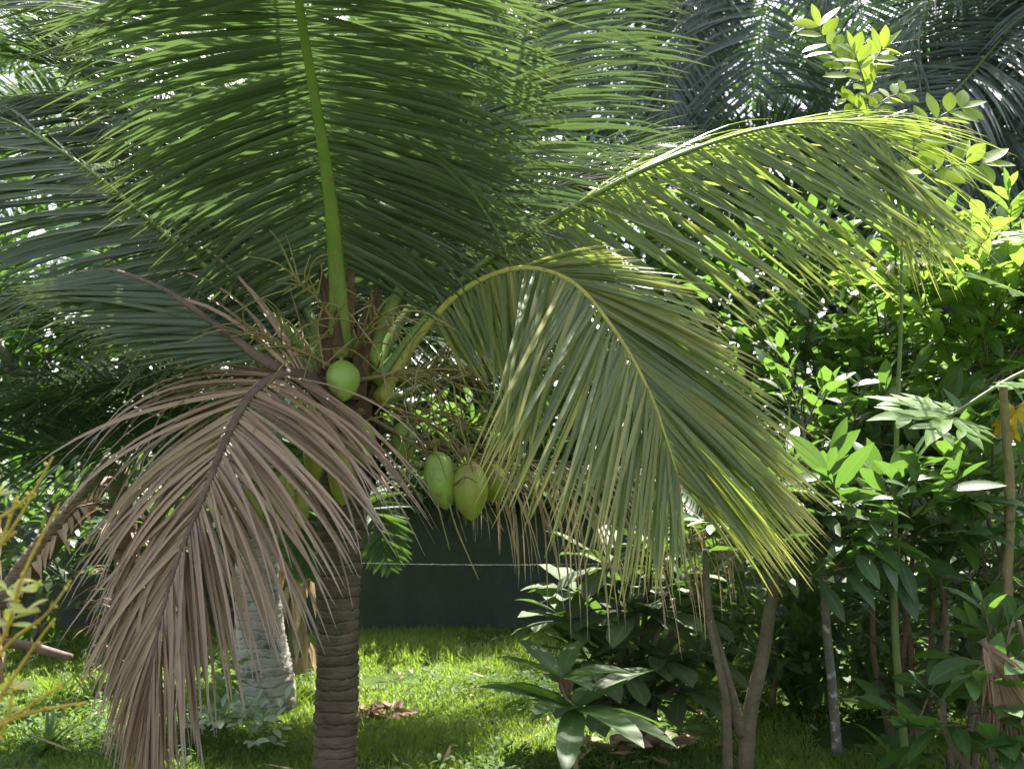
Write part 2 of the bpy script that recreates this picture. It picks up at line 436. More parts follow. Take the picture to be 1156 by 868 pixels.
# ------------------------------------------------------------------ wall and wire
def build_wall():
    m = bpy.data.materials.new("mossy_render"); nt = nodes_of(m)
    co = objco(nt)
    col = mixc(nt, (.034, .046, .040), (.075, .09, .08), ramp(nt, noise(nt, 1.6, 6, .65, objco(nt, (1, 1, .35))), .3, .7))
    col = mixc(nt, col, (.04, .062, .035), ramp(nt, noise(nt, 4, 5, .7, co), .5, .66))
    col = mixc(nt, col, (.09, .09, .085), ramp(nt, noise(nt, 17, 4, .7, co), .66, .74))
    pb = nt.nodes.new("ShaderNodeBsdfPrincipled"); nt.links.new(col, pb.inputs["Base Color"]); pb.inputs["Roughness"].default_value = .92
    bm = nt.nodes.new("ShaderNodeBump"); bm.inputs["Strength"].default_value = .5; bm.inputs["Distance"].default_value = .02
    nt.links.new(noise(nt, 22, 6, .7, co), bm.inputs["Height"]); nt.links.new(bm.outputs[0], pb.inputs["Normal"])
    out = nt.nodes.new("ShaderNodeOutputMaterial"); nt.links.new(pb.outputs[0], out.inputs[0])
    t = thing("boundary_wall", "dark mossy rendered boundary wall across the back of the lawn", "wall", (0, 10.1, 0))
    def box(x0, x1, y0, y1, z0, z1, nx, jit, rng):
        mb = MB()
        xs = np.linspace(x0, x1, nx)
        prof = np.array([[y0, z0], [y0, z1 - .015], [y0 + .012, z1], [y1 - .012, z1], [y1, z1 - .015], [y1, z0]])
        v = np.array([[x, a, b] for x in xs for a, b in prof]); v[:, 1:] += rng.normal(0, jit, (len(v), 2))
        k = len(prof); f = []
        for i in range(nx - 1):
            for j in range(k):
                f.append([i * k + j, (i + 1) * k + j, (i + 1) * k + (j + 1) % k, i * k + (j + 1) % k])
        for b in (0, (nx - 1) * k):
            f += [[b, b + 1, b + 4, b + 5], [b + 1, b + 2, b + 3, b + 4]]
        mb.add(v, f); return mb
    rng = np.random.default_rng(1)
    box(-14, 14, 10.02, 10.2, -.1, 1.32, 90, .003, rng).build("wall_panel", m, t, smooth=False)
    box(-14, 14, 9.98, 10.24, 1.323, 1.40, 90, .003, rng).build("coping", m, t, smooth=False)

build_wall()

def build_wire():
    mb = MB()
    tube(mb, [P(380, 635, 7.9), P(560, 637.5, 8.0), P(830, 635, 8.1)], .0013, 6, n=30)
    tag(mb.build("wire", M['wire']), "thin pale wire stretched level in front of the dark wall", "wire")
build_wire()

# ------------------------------------------------------------------ palm fronds
def frond(pts, parent, rng, L=1.0, n=95, up=(0, 0, 1), a0=72, a1=22, v0=18, droop=.7, dpow=1.0, w=.036, mat='palm', rmat='rachis',
          r0=.030, r1=.005, s0=.14, apow=1.3, seg=6, curl=0., name="frond", label=None, world=True, jit=1.0, yel=0., gap=0., sides=(-1, 1), taper=None, tspread=.2,
          shape='leaflet', broken=.04, flat=.7, base_w=None):
    """one feather leaf: midrib spline, two ranks of leaflets that set off at an angle and droop"""
    pts = PP(pts) if world else np.asarray(pts, float)
    q = spline(pts, 160)
    T = unit(np.gradient(q, axis=0))
    mb = MB()
    xs = [0, .12, .35, .6, .82, 1]; ys = taper or [.62, .82, 1, 1, .82, .38]
    upv = np.asarray(up, float)
    if upv.ndim == 1: upv = np.stack([upv, upv])
    for sgn in sides:
        s0_ = s0[(sgn + 1) // 2] if isinstance(s0, tuple) else s0
        s = np.linspace(s0_, 1.0, n) + rng.normal(0, .0025, n) * jit
        s = np.clip(s, s0_ * .9, 1)
        if gap:
            s = s[(np.sin(s * 41 + sgn * 2 + rng.random() * 6) + rng.normal(0, .5, len(s))) > -1.6 + gap]
        k = len(s); i = s * 159
        b = np.stack([np.interp(i, np.arange(160), q[:, c]) for c in range(3)], 1)
        t = unit(np.stack([np.interp(i, np.arange(160), T[:, c]) for c in range(3)], 1))
        u = upv[0][None] * (1 - s[:, None]) + upv[1][None] * s[:, None]
        N = unit(u - t * (u * t).sum(1, keepdims=True))
        B = np.cross(t, N) * sgn
        sn = np.clip((s - s0_) / (1 - s0_), 0, 1)
        aa = a0[(sgn + 1) // 2] if isinstance(a0, tuple) else a0
        a1_ = a1[(sgn + 1) // 2] if isinstance(a1, tuple) else a1
        al = np.radians(aa + (a1_ - aa) * sn ** apow + rng.normal(0, 3.0, k) * jit)[:, None]
        vv = v0[(sgn + 1) // 2] if isinstance(v0, tuple) else v0
        be = np.radians(vv + rng.normal(0, 7, k) * jit)[:, None]
        d = np.cos(al) * t + np.sin(al) * (np.cos(be) * B + np.sin(be) * N)
        ln = L * np.interp(sn, xs, ys) * (1 + rng.normal(0, .055, k) * jit)
        dd = droop[(sgn + 1) // 2] if isinstance(droop, tuple) else droop
        dr = dd * (1 + rng.normal(0, .22, k) * jit)
        brk = rng.random(k) < broken
        dr = np.where(brk, dr * 2.6 + .8, dr)
        strips(mb, b, d, unit(np.cos(be) * N - np.sin(be) * B + rng.normal(0, .16, (k, 3)) * jit), ln, w * (1 + rng.normal(0, .1, k)) * np.interp(sn, [0, .3, 1], [.8, 1, .62]), seg=seg,
               droop=dr, curl=curl, dpow=dpow, fold=.38, shape=shape, tint=np.clip(rng.normal(.5, tspread, k), 0, 1),
               yel=np.clip(yel * (rng.random(k) ** 2) * 1.6 + (rng.random(k) < .02) * .5 * min(1, yel * 9 + .3), 0, 1))
    fo = mb.build(name, M[mat], parent)
    if label: fo["label"] = label
    mr = MB()
    rr = np.interp(np.linspace(0, 1, 60), [0, .05, .15, .5, 1], [base_w or r0 * 2.3, r0 * 1.35, r0, r0 * .55, r1])
    tube(mr, spline(pts, 60), rr, 10, flat=flat, up=tuple(unit(upv[0])))
    mr.build("midrib", M[rmat], fo)
    return fo

def ringed_trunk(pts, rad, parent, mat, seed, step=.055, depth=.05, name="trunk"):
    """palm stem with leaf-scar rings"""
    rng = np.random.default_rng(seed)
    L = np.linalg.norm(np.diff(np.asarray(pts), axis=0), axis=1).sum()
    k = max(6, int(L / step)) ; n = k * 5 + 1
    q = spline(pts, n)
    rb = np.interp(np.linspace(0, 1, n), np.linspace(0, 1, len(rad)), rad)
    prof = np.array([1.0, 1 + depth * .35, 1 + depth * .55, 1 + depth, 1 - depth * .7])
    r = rb * prof[np.arange(n) % 5] * (1 + np.repeat(rng.normal(0, depth * .3, k + 1), 5)[:n])
    v, f = tube_arr(q, r, 22)
    v += rng.normal(0, .0022, v.shape)
    # rings sit a little askew
    mb = MB(); mb.add(v, f)
    return mb.build(name, M[mat], parent)

def procedural_fronds(c, parent, rng, n, length, L, mat, el=(80, -30), nl=70, w=.036, seg=5, droop=.9, rmat='rachis', az0=0., skip=None, n3=None, r0=.028, arch=1.0):
    for i in range(n):
        az = az0 + i * 2.39996
        e = R(el[0] + (el[1] - el[0]) * (i + .5) / n) + rng.normal(0, .08)
        if skip and skip(az % 6.28318, e): continue
        h = np.array([math.cos(az), math.sin(az), 0]); z = np.array([0, 0, 1.])
        ln = length * (1 + rng.normal(0, .06)); p = np.array(c, float); pts = [p.copy()]
        a = e
        for k in range(7):
            p = p + (h * math.cos(a) + z * math.sin(a)) * ln / 7
            pts.append(p.copy())
            a -= arch * (.13 + .07 * k) * (.5 + .6 * math.cos(e))
            a = max(a, -1.4)
        side = np.cross(h, z) * rng.choice([-1, 1])
        up0 = z * math.cos(e) - h * math.sin(e)
        frond(np.array(pts), parent, rng, L=L, n=nl, up=(up0, up0 * .6 + side * .6 * rng.random() + z * .2), droop=droop, w=w, mat=mat, rmat=rmat, seg=seg, world=False, r0=r0)

def coconut(parent, c, axis, length, width, mat, seed, name="coconut", label=None):
    """three-cornered husk tapering to a blunt point, with its calyx cap at the stalk end"""
    rng = np.random.default_rng(seed)
    ax = unit(np.array(axis, float)); a = unit(np.cross(ax, [.3, 1, .2])); b = np.cross(ax, a)
    n, s = 22, 24
    t = np.linspace(0, 1, n); th = np.linspace(0, 2 * np.pi, s, endpoint=False)
    prof = np.sin(np.pi * np.clip(t, .0, 1) ** .86) ** .62; prof[0] = .02; prof[-1] = .02
    v = []
    for i in range(n):
        r = .5 * width * prof[i] * (1 + .055 * np.cos(3 * th + seed) * (.4 + .6 * t[i]))
        v.append(c + ax * (t[i] - .5) * length + a * (r * np.cos(th))[:, None] + b * (r * np.sin(th))[:, None])
    v = np.vstack(v)
    i = np.arange(n - 1)[:, None] * s; j = np.arange(s)[None]; k = (j + 1) % s
    f = np.stack([i + j, i + k, i + s + k, i + s + j], -1).reshape(-1, 4)
    mb = MB(); mb.add(v, f)
    o = mb.build(name, M[mat], parent)
    if label: o["label"] = label
    cm = MB()
    st = c - ax * length * .5
    for q in range(6):
        ang = q * 1.047 + seed
        d = -ax * .15 + (a * math.cos(ang) + b * math.sin(ang))
        strips(cm, [st - ax * .012], [d], [-ax], width * .38, width * .36, seg=3, curl=-.9, fold=.1, shape='leaf')
    tube(cm, [st + ax * .01, st - ax * .05], [.011, .009], 8, n=4)
    cm.build("calyx", M['spikelet'], o)
    return o

def flower_stalk(parent, c, d, rng, n=16, length=.55):
    mb = MB(); d = unit(np.array(d, float)); c = np.array(c, float)
    main = [c, c + d * length * .4, c + d * length * .75 + np.array([0, 0, -.04]), c + d * length + np.array([0, 0, -.12])]
    tube(mb, main, [.013, .010, .006, .003], 8, n=16)
    q = spline(main, 40)
    for k in range(n):
        p = q[int(10 + 28 * k / n)]
        e = unit(d + rng.normal(0, .75, 3)); l = length * (.35 + .4 * rng.random())
        tube(mb, [p, p + e * l * .5 + rng.normal(0, .02, 3), p + e * l + np.array([0, 0, -.25 * l])], [.005, .004, .0025], 6, n=9)
    mb.build("flower_stalk", M['spikelet'], parent)

# ---- main coconut palm in front
def palm_front():
    rng = np.random.default_rng(11)
    base = G(382, 5.0)
    t = thing("coconut_palm", "young coconut palm with brown trunk, green nuts and a dead brown frond, nearest", "palm tree", base)
    c = P(392, 430, 5.0)
    ringed_trunk([base - [0, 0, .1], P(381, 760, 5), P(382, 660, 5), P(388, 560, 5), P(394, 470, 5.02), P(396, 400, 5.05)],
                 [.122, .108, .104, .102, .112, .13, .125, .07], t, 'trunk_brown', 3)
    # leaf-base fibre wrapped round the top of the stem
    fb = MB()
    for k in range(46):
        az = k * 2.4; z0 = rng.uniform(-.55, .5)
        h = np.array([math.cos(az), math.sin(az), 0])
        rr = .10 + .05 * max(0, 1 - abs(z0) * 1.6)
        b = c + h * rr + [0, 0, z0 - .1]
        strips(fb, [b], [unit(h * .16 + np.array([0, 0, 1]) + rng.normal(0, .1, 3))], [h], rng.uniform(.25, .48), rng.uniform(.05, .12), seg=5, curl=rng.uniform(-.3, .5), fold=-.3,
               shape='blade', tint=rng.random(), wave=.25, rng=rng)
    fb.build("fibre_sheath", M['fibre'], t)
    K = dict(parent=t, rng=rng)
    # upright frond leaning over the camera, seen from below
    frond([(386, 398, 4.92), (381, 320, 4.8), (374, 235, 4.6), (362, 150, 4.35), (345, 50, 4.05), (328, -50, 3.7), (300, -170, 3.3)], L=1.14, n=200, up=((0, 1, .25), (0, .8, .9)),
          a0=116, a1=78, v0=6, droop=.8, dpow=1.2, w=.029, r0=.044, r1=.012, s0=.20, base_w=.055, rmat='rachis', **K)
    frond([(392, 400, 5.02), (384, 300, 5.05), (378, 170, 5.0), (375, 60, 4.85), (372, -60, 4.6), (370, -190, 4.2)], L=1.1, n=150, up=((0, 1, .2), (0, .9, .7)), a0=110, a1=72, v0=8,
          droop=.7, w=.028, r0=.034, **K)
    # up and right
    frond([(412, 405, 5.05), (455, 320, 5.05), (510, 190, 5.0), (563, 66, 4.9), (620, -10, 4.75), (720, -70, 4.5)], L=1.05, n=140, up=((0, -.9, .4), (0, -.8, .6)), a0=72, a1=35, v0=5, droop=.75, w=.030, r0=.032, **K)
    frond([(405, 400, 5.1), (440, 280, 5.4), (478, 140, 5.7), (520, 20, 5.8), (590, -60, 5.7)], L=1.0, n=130, up=((-.3, -.3, .9), (0, 0, 1)), droop=.8, w=.028, r0=.03, **K)
    frond([(418, 415, 5.1), (480, 325, 5.4), (560, 245, 5.8), (650, 200, 6.2), (740, 185, 6.4)], L=.95, n=130, up=((0, -.3, 1), (0, -.2, 1)), droop=.95, v0=22, w=.028, **K)
    frond([(420, 400, 5.15), (490, 260, 5.8), (570, 120, 6.4), (640, 10, 6.8), (730, -50, 7.0)], L=.95, n=130, up=((-.3, -.2, 1), (0, -.3, 1)), droop=.85, w=.028, **K)
    # the long right-hand frond, tip going yellow
    frond([(425, 432, 4.98), (480, 362, 4.95), (540, 302, 4.9), (620, 250, 4.82), (710, 200, 4.75), (800, 163, 4.68), (880, 142, 4.62), (960, 140, 4.58), (1000, 160, 4.55)],
          L=1.12, n=150, up=((0, -.15, 1), (0, -.35, .95)), a0=(60, 82), a1=(20, 36), v0=(-4, -62), droop=(.8, .2), dpow=1.2, w=.028, mat='palm_yel', rmat='rachis', r0=.034, yel=.08, taper=[.5, .75, .95, 1, .95, .7],
          label="long yellow tipped frond reaching right", **K)
    # right frond that bends over and hangs in front
    frond([(428, 452, 4.95), (470, 385, 4.88), (520, 330, 4.75), (585, 303, 4.6), (645, 318, 4.45), (695, 375, 4.32), (732, 440, 4.22), (752, 495, 4.18), (766, 540, 4.16)],
          L=1.05, n=195, up=((-.1, -.85, .5), (.35, -.92, .1)), a0=(14, 88), a1=(30, 16), v0=4, droop=(.30, .12), w=.026, mat='palm_yel', rmat='rachis_yel', r0=.024, yel=.34, s0=(.43, .2),
          taper=[.42, .55, 1.05, 1.0, .82, .38], label="yellowing frond bent over and hanging in front", **K)
    # left fronds
    frond([(372, 420, 5.0), (310, 360, 5.0), (240, 308, 4.95), (170, 250, 4.9), (100, 192, 4.82), (20, 142, 4.72), (-70, 110, 4.6)], L=.98, n=130, up=((.1, -.2, 1), (0, -.3, 1)), droop=(.7, 1.0), v0=(-48, -8), a0=70, a1=38,
          w=.028, r0=.032, **K)
    frond([(362, 440, 4.9), (300, 408, 4.65), (245, 368, 4.5), (190, 330, 4.4), (130, 306, 4.35), (85, 308, 4.32)], L=.62, n=110, up=((.1, -.9, .4), (.1, -.95, .3)), a0=42, a1=22, v0=0, droop=.25, sides=(-1,), taper=[.5, .9, 1, .9, .6, .3], w=.028,
          r0=.034, mat='palm', rmat='rachis_dead', s0=.3, label="half broken frond with a brown bare stalk", **K)
    frond([(365, 425, 5.05), (300, 385, 5.25), (200, 352, 5.4), (90, 340, 5.5), (-30, 360, 5.5)], L=.85, n=130, up=((0, -.2, 1), (0, -.4, 1)), droop=1.3, w=.028, **K)
    frond([(372, 415, 5.1), (320, 320, 5.4), (255, 220, 5.7), (180, 120, 5.9), (90, 60, 5.9), (-10, 50, 5.8)], L=.95, n=130, up=((.3, -.3, 1), (0, -.2, 1)), droop=.8, w=.028, **K)
    frond([(380, 410, 5.15), (345, 290, 5.6), (300, 150, 6.0), (240, 30, 6.2), (170, -60, 6.2)], L=1.0, n=130, up=((.1, -.5, .9), (0, -.2, 1)), droop=.7, w=.028, **K)
    frond([(375, 412, 5.1), (335, 330, 5.3), (280, 240, 5.4), (205, 160, 5.4), (110, 110, 5.3), (20, 110, 5.2)], L=.95, n=130, up=((.1, -.2, 1), (0, -.3, 1)), droop=(.8, 1.1), v0=(-46, -14), w=.028, **K)
    frond([(410, 405, 5.2), (450, 310, 5.6), (515, 220, 6.0), (600, 170, 6.3), (690, 180, 6.5)], L=.95, n=130, up=((-.1, -.2, 1), (0, -.3, 1)), droop=(1.1, .8), v0=(-14, -46), w=.028, **K)
    frond([(378, 405, 5.1), (350, 280, 5.3), (290, 150, 5.4), (200, 40, 5.3), (90, -20, 5.1), (-20, -40, 4.9)], L=.95, n=130, up=((.1, -.2, 1), (0, -.3, 1)), droop=(.8, 1.1), v0=(-46, -14), w=.028, **K)
    # short stiff fronds low at the back right
    frond([(428, 455, 5.1), (500, 430, 5.5), (580, 415, 5.9), (660, 430, 6.2), (730, 470, 6.4)], L=.8, n=130, up=((0, -.3, 1), (0, -.3, 1)), droop=1.1, w=.028, **K)
    # the dead frond: stalk snapped over, limp brown leaflets
    frond([(372, 446, 4.86), (345, 424, 4.74), (315, 424, 4.66), (283, 446, 4.6), (254, 500, 4.55), (228, 565, 4.52), (198, 640, 4.5), (175, 730, 4.49), (166, 815, 4.49)],
          L=1.0, n=175, tspread=.36, up=((-.3, -.8, .6), (-.45, -.9, .05)), a0=(138, 72), a1=5, apow=.55, v0=2, droop=(1.15, 2.2), dpow=1.1, w=.024, mat='dead', rmat='rachis_dead', r0=.030, r1=.006, s0=.07,
          name="dead_frond", label="limp dead brown frond hanging from its snapped stalk", taper=[.95, 1.05, 1, .84, .64, .5], broken=.08, jit=1.15, seg=9, **K)
    # an older dry frond low on the right, mostly bare threads
    frond([(425, 478, 5.1), (490, 500, 5.3), (570, 518, 5.5), (660, 523, 5.6), (750, 530, 5.62), (830, 555, 5.6)], L=1.0, n=60, up=((0, -.3, 1), (0, -.4, 1)), a0=60, a1=30, v0=-20, droop=3.6, dpow=.4,
          w=.015, mat='dry', rmat='rachis_dead', r0=.022, s0=.25, name="dead_frond", label="thin dry frond with thread like leaflets hanging before the wall", jit=1.6, seg=8, gap=.3, **K)
    # nuts
    coconut(t, P(387, 430, 4.76), (.12, -.28, -.95), .215, .165, 'coconut', 1)
    coconut(t, P(498, 542, 4.7), (.22, -.2, -1), .29, .162, 'coconut', 2)
    coconut(t, P(531, 553, 4.68), (.05, -.25, -1), .295, .172, 'coconut_yel', 3, label="yellowish green coconut")
    coconut(t, P(556, 545, 4.95), (.1, .1, -1), .20, .15, 'coconut_yel', 4)
    coconut(t, P(357, 512, 4.6), (0, -.1, -1), .27, .12, 'coconut_yel', 5)
    coconut(t, P(386, 536, 4.6), (.05, -.1, -1), .29, .13, 'coconut_yel', 6)
    coconut(t, P(408, 500, 4.8), (.1, -.1, -1), .24, .14, 'coconut', 7)
    coconut(t, P(455, 500, 4.95), (.1, -.1, -1), .22, .13, 'coconut', 8)
    for k, (px, py, y, dx, dy, dz) in enumerate([(400, 430, 4.9, .9, -.4, .1), (385, 420, 4.9, -.7, -.5, .35), (410, 450, 4.95, .9, -.2, -.3), (395, 405, 4.95, .4, -.8, .4), (378, 430, 4.9, -.9, -.2, .1),
                                                 (420, 440, 5.0, .9, .2, .35), (415, 470, 4.95, .8, -.5, -.45), (400, 400, 4.95, -.4, -.6, .7), (425, 420, 5.0, 1, .4, .1), (418, 455, 5.05, 1, .1, -.1)]):
        flower_stalk(t, P(px, py, y), (dx, dy, dz), rng, 20, .62)

palm_front()

# ---- second palm, grey trunk behind on the left
def palm_grey():
    rng = np.random.default_rng(21)
    base = G(302, 6.95)
    t = thing("coconut_palm", "coconut palm with thick pale grey trunk flaring at the grass behind the dead frond", "palm tree", base)
    ringed_trunk([base - [0, 0, .1], P(300, 775, 6.95), P(293, 710, 6.95), P(290, 620, 6.95), P(293, 520, 6.98), P(300, 440, 7.0), P(304, 380, 7.05)], [.222, .185, .15, .14, .14, .145, .10], t, 'trunk_grey', 4, step=.07, depth=.012)
    c = P(303, 415, 7.0)
    for i, (px, py, y) in enumerate([(262, 600, 6.75), (285, 575, 6.72), (250, 560, 6.85), (318, 560, 6.8), (335, 575, 6.9)]):
        coconut(t, P(px, py, y), (rng.normal(0, .1), -.1, -1), .30, .18, 'coconut_yel', 30 + i)
    K = dict(parent=t, rng=rng, mat='palm_back', w=.031)
    S = [[(300, 410, 7), (220, 390, 6.9), (120, 372, 6.8), (0, 372, 6.7), (-90, 400, 6.6)],
         [(298, 440, 7), (230, 470, 6.8), (140, 500, 6.6), (50, 508, 6.5), (-60, 520, 6.4)],
         [(296, 430, 7.0), (200, 430, 6.9), (90, 445, 6.9), (-40, 470, 6.9)],
         [(300, 400, 7.0), (230, 300, 7.0), (140, 200, 7.0), (40, 130, 6.9), (-80, 110, 6.8)],
         [(303, 395, 7.0), (270, 260, 7.0), (210, 120, 6.9), (130, 30, 6.8), (20, -10, 6.6)],
         [(306, 395, 7.1), (310, 250, 7.2), (330, 100, 7.2), (370, -20, 7.0)],
         [(312, 400, 7.1), (360, 290, 7.3), (430, 190, 7.4), (520, 130, 7.4), (610, 120, 7.3)],
         [(312, 405, 7.1), (380, 340, 7.4), (470, 300, 7.7), (570, 300, 7.9)],
         [(300, 400, 7.1), (250, 310, 7.6), (180, 240, 8.0), (90, 210, 8.3)],
         [(302, 395, 6.9), (255, 280, 6.5), (190, 170, 6.2), (100, 90, 5.9), (-10, 60, 5.6)],
         [(312, 400, 7.1), (380, 310, 7.6), (470, 240, 8.2), (590, 220, 8.8)],  # this frond and the next are added to shade the front lawn
         [(314, 400, 7.1), (400, 330, 7.8), (520, 270, 8.6), (650, 280, 9.2)],
         [(310, 420, 7.0), (380, 390, 7.2), (470, 390, 7.4), (560, 420, 7.5)]]
    for i, s in enumerate(S):
        frond(s, L=1.1 if i > 2 else 1.0, n=120, up=((0, -.3, 1), (0, -.4, .9)), droop=.9 if i > 2 else 1.5, **K)
    for k in range(4):
        flower_stalk(t, P(300 + 6 * k, 430, 6.9), (rng.normal(0, 1), -.6, .3), rng, 12, .6)

palm_grey()

# ---- palms beyond the wall and on the right
def back_palm(label, px, py, y, seed, n=22, length=3.6, L=1.05, mat='palm_dark', lean=0., extra=(), el=(75, -45), nl=72, rad=.16, skip=None, ex={}):
    rng = np.random.default_rng(seed)
    c = P(px, py, y); base = np.array([c[0] + lean, y + .1, float(gh(c[0] + lean, y))])
    t = thing("coconut_palm", label, "palm tree", base, None)
    mid = (base + c) / 2 + [lean * -.2, 0, 0]
    ringed_trunk([base - [0, 0, .1], mid, c - [0, 0, .1]], [rad * 1.35, rad, rad * .8], t, 'trunk_far', seed, step=.1, depth=.03)
    procedural_fronds(c, t, rng, n, length, L, mat, el=el, nl=nl, w=.042, seg=5, droop=1.0, az0=rng.random() * 6, skip=skip)
    for s, kw in extra:
        frond(s, t, rng, **{**dict(L=1.35, n=110, w=.042, mat=mat, droop=.9, up=((0, -.4, 1), (0, -.6, .8))), **ex, **kw})
    for k in range(5):
        a = k * 1.3 + seed
        coconut(t, c + [.28 * math.cos(a), .28 * math.sin(a), -.35], (0, 0, -1), .28, .2, 'coconut', 50 + k)

back_palm("tall dark coconut palm behind the sapling, its fronds hanging from the top edge", 915, -150, 15.5, 31, n=22, length=4.4, L=1.4, skip=lambda az, e: abs(az - 4.712) < 1.1,
          extra=[([(915, -150, 15.5), (940, -110, 15.0), (965, -40, 14.5), (976, 60, 14.2), (978, 170, 14.0)], dict(up=((0, -.8, .6), (0, -1, .1)))),
                 ([(905, -150, 15.5), (840, -120, 15.1), (790, -50, 14.7), (760, 50, 14.4), (750, 160, 14.2)], dict(up=((0, -.8, .6), (-.4, -1, .1)))),
                 ([(920, -150, 15.5), (980, -130, 15.1), (1040, -70, 14.6), (1085, 20, 14.3), (1100, 130, 14.1)], dict(up=((0, -.8, .6), (.5, -1, .1)))),
                 ([(910, -140, 15.4), (880, -80, 14.6), (860, 20, 14.0), (850, 130, 13.7), (848, 240, 13.6)], dict(up=((0, -.8, .6), (-.2, -1, .1))))], ex=dict(L=1.75, w=.055))
back_palm("dark coconut palm at the right edge with fronds sweeping down leftwards", 1225, -70, 10.4, 32, n=20, length=3.4,
          extra=[([(1220, -60, 10.4), (1160, 10, 10.1), (1100, 80, 9.9), (1050, 140, 9.7), (1020, 220, 9.6)], dict(n=105)),
                 ([(1225, -50, 10.4), (1170, 60, 10.0), (1120, 150, 9.7), (1090, 240, 9.6)], dict()),
                 ([(1225, -50, 10.4), (1180, 120, 9.9), (1120, 220, 9.6), (1040, 290, 9.4)], dict(droop=.7))])
back_palm("coconut palm in the back row right of the middle, with glossy drooping fronds", 735, 60, 17.5, 33, n=24, length=4.3, mat='palm_dark')
back_palm("coconut palm in the back row behind the front palm's crown, green fronds in sun", 520, 100, 18.2, 34, n=22, length=4.3, mat='palm_back')
back_palm("coconut palm in the back row at far left, crown behind the grey palm", 120, 70, 17.8, 35, n=22, length=4.3, mat='palm_back')
back_palm("highest coconut palm in the back row, crown cut by the top edge of the picture", 640, -150, 22.5, 36, n=22, length=5.0, mat='palm_dark', nl=60)
back_palm("coconut palm in the back row seen low between the right hand shrubs", 960, 230, 13.4, 37, n=20, length=3.2, mat='palm_dark', nl=60)

# ------------------------------------------------------------------ broad-leaved trees and shrubs
def clump(mb, tw, rng, c, r, n, leaf, k=7, shape='leaf', twig=.35, droop=.6, wid=.4, upw=.55, seg=4, fold=.22, yel=0., core=None, ang=55, flat=.35, light=0.):
    """n twigs spread through an uneven ellipsoid, each with k leaves set along it"""
    c = np.asarray(c, float); r = np.asarray(r, float)
    u = unit(rng.normal(0, 1, (n, 3))); rad = rng.random((n, 1)) ** .45
    lump = 1 + .25 * np.sin(u[:, :1] * 5 + c[0] * 3) * np.cos(u[:, 2:] * 4 + c[2])
    p = c + u * rad * r * lump
    core = c if core is None else np.asarray(core, float)
    d = unit(unit(p - core) * .9 + np.array([0, 0, upw]) + rng.normal(0, .35, (n, 3)))
    tl = twig * (.6 + .7 * rng.random(n))
    if tw is not None:
        for i in range(n):
            tube(tw, np.array([p[i] - d[i] * tl[i] * .35, p[i] + d[i] * tl[i] * .5 + [0, 0, .01], p[i] + d[i] * tl[i]]), [.006, .005, .003], 6)
    N = n * k
    s = np.tile(np.linspace(.12, 1, k), n); P0 = np.repeat(p, k, 0) + np.repeat(d, k, 0) * (s * np.repeat(tl, k))[:, None]
    D = np.repeat(d, k, 0)
    A = unit(np.cross(D, np.array([0, 0, 1.]) + rng.normal(0, .05, (N, 3)))); Bv = np.cross(A, D)
    ph = np.tile(np.arange(k) * 2.4, n) + np.repeat(rng.random(n) * 6, k)
    th = np.radians(ang + rng.normal(0, 12, N)) * np.where(s > .95, .5, 1)
    ld = np.cos(th)[:, None] * D + np.sin(th)[:, None] * (A * np.cos(ph)[:, None] + Bv * np.sin(ph)[:, None] * flat)
    nr = unit(np.array([0, 0, 1.]) + rng.normal(0, .35, (N, 3)))
    ln = leaf * (.65 + .5 * rng.random(N)) * np.interp(s, [0, .5, 1], [.8, 1.05, .8])
    strips(mb, P0, ld, nr, ln, ln * wid * (.85 + .3 * rng.random(N)), seg=seg, droop=droop * (.5 + rng.random(N)), fold=fold, shape=shape,
           tint=np.clip(rng.normal(.45 + light, .25, N), 0, 1), yel=(rng.random(N) < yel) * rng.random(N))

def plant(name, label, cat, base, seed, stems, clumps, mat='leaf_mid', bark='bark', leaf=.2, group=None, stem_name="trunk", crown_name="crown", twigs=True, **kw):
    """stems: list of (points in px,py,Y ; radii). clumps: (px,py,Y, rx,ry,rz, n twigs)"""
    rng = np.random.default_rng(seed)
    t = thing(name, label, cat, base, group)
    tm = MB()
    for pts, rad in stems:
        q = PP(pts)
        tube(tm, q, rad, 12, n=max(14, int(len(pts) * 10)))
    cm = MB()
    for cl in clumps:
        px, py, y, rx, ry, rz, n = cl[:7]
        clump(cm, tm if twigs else None, rng, P(px, py, y), (rx, ry, rz), n, leaf, **kw)
    if tm.n: tm.build(stem_name, M[bark], t)
    cm.build(crown_name, M[mat], t)
    return t

def gy(py):
    """depth of the ground seen at photo row py (flat lawn)"""
    b = (434.0 - py) / F
    return CAM[2] * (CP - b * SP) / -(SP + b * CP)

for px_, y_, sd_, lb_ in [(872, 7.0, 191, "low soft leaved bush just right of the forked trunks"), (1000, 6.7, 192, "low soft leaved bush round the feet of the reddish stems"), (1115, 6.0, 193, "low soft leaved bush under the hanging brown frond at right"), (770, 7.6, 194, "low soft leaved bush behind the big dark shrub")]:
    pz = 546 + 1110 * 1.6 / y_
    plant("bush", lb_, "bush", G(px_, y_), sd_, [([(px_, pz, y_), (px_ + 6, pz - 70, y_), (px_, pz - 120, y_)], [.02, .016, .01])],
          [(px_ - 30, pz - 70, y_, .34, .3, .24, 26), (px_ + 45, pz - 110, y_ + .1, .34, .3, .28, 28), (px_, pz - 160, y_, .3, .3, .24, 20)], mat='leaf_shrub', leaf=.17, k=7, wid=.45, twig=.2, droop=.8, twigs=False)

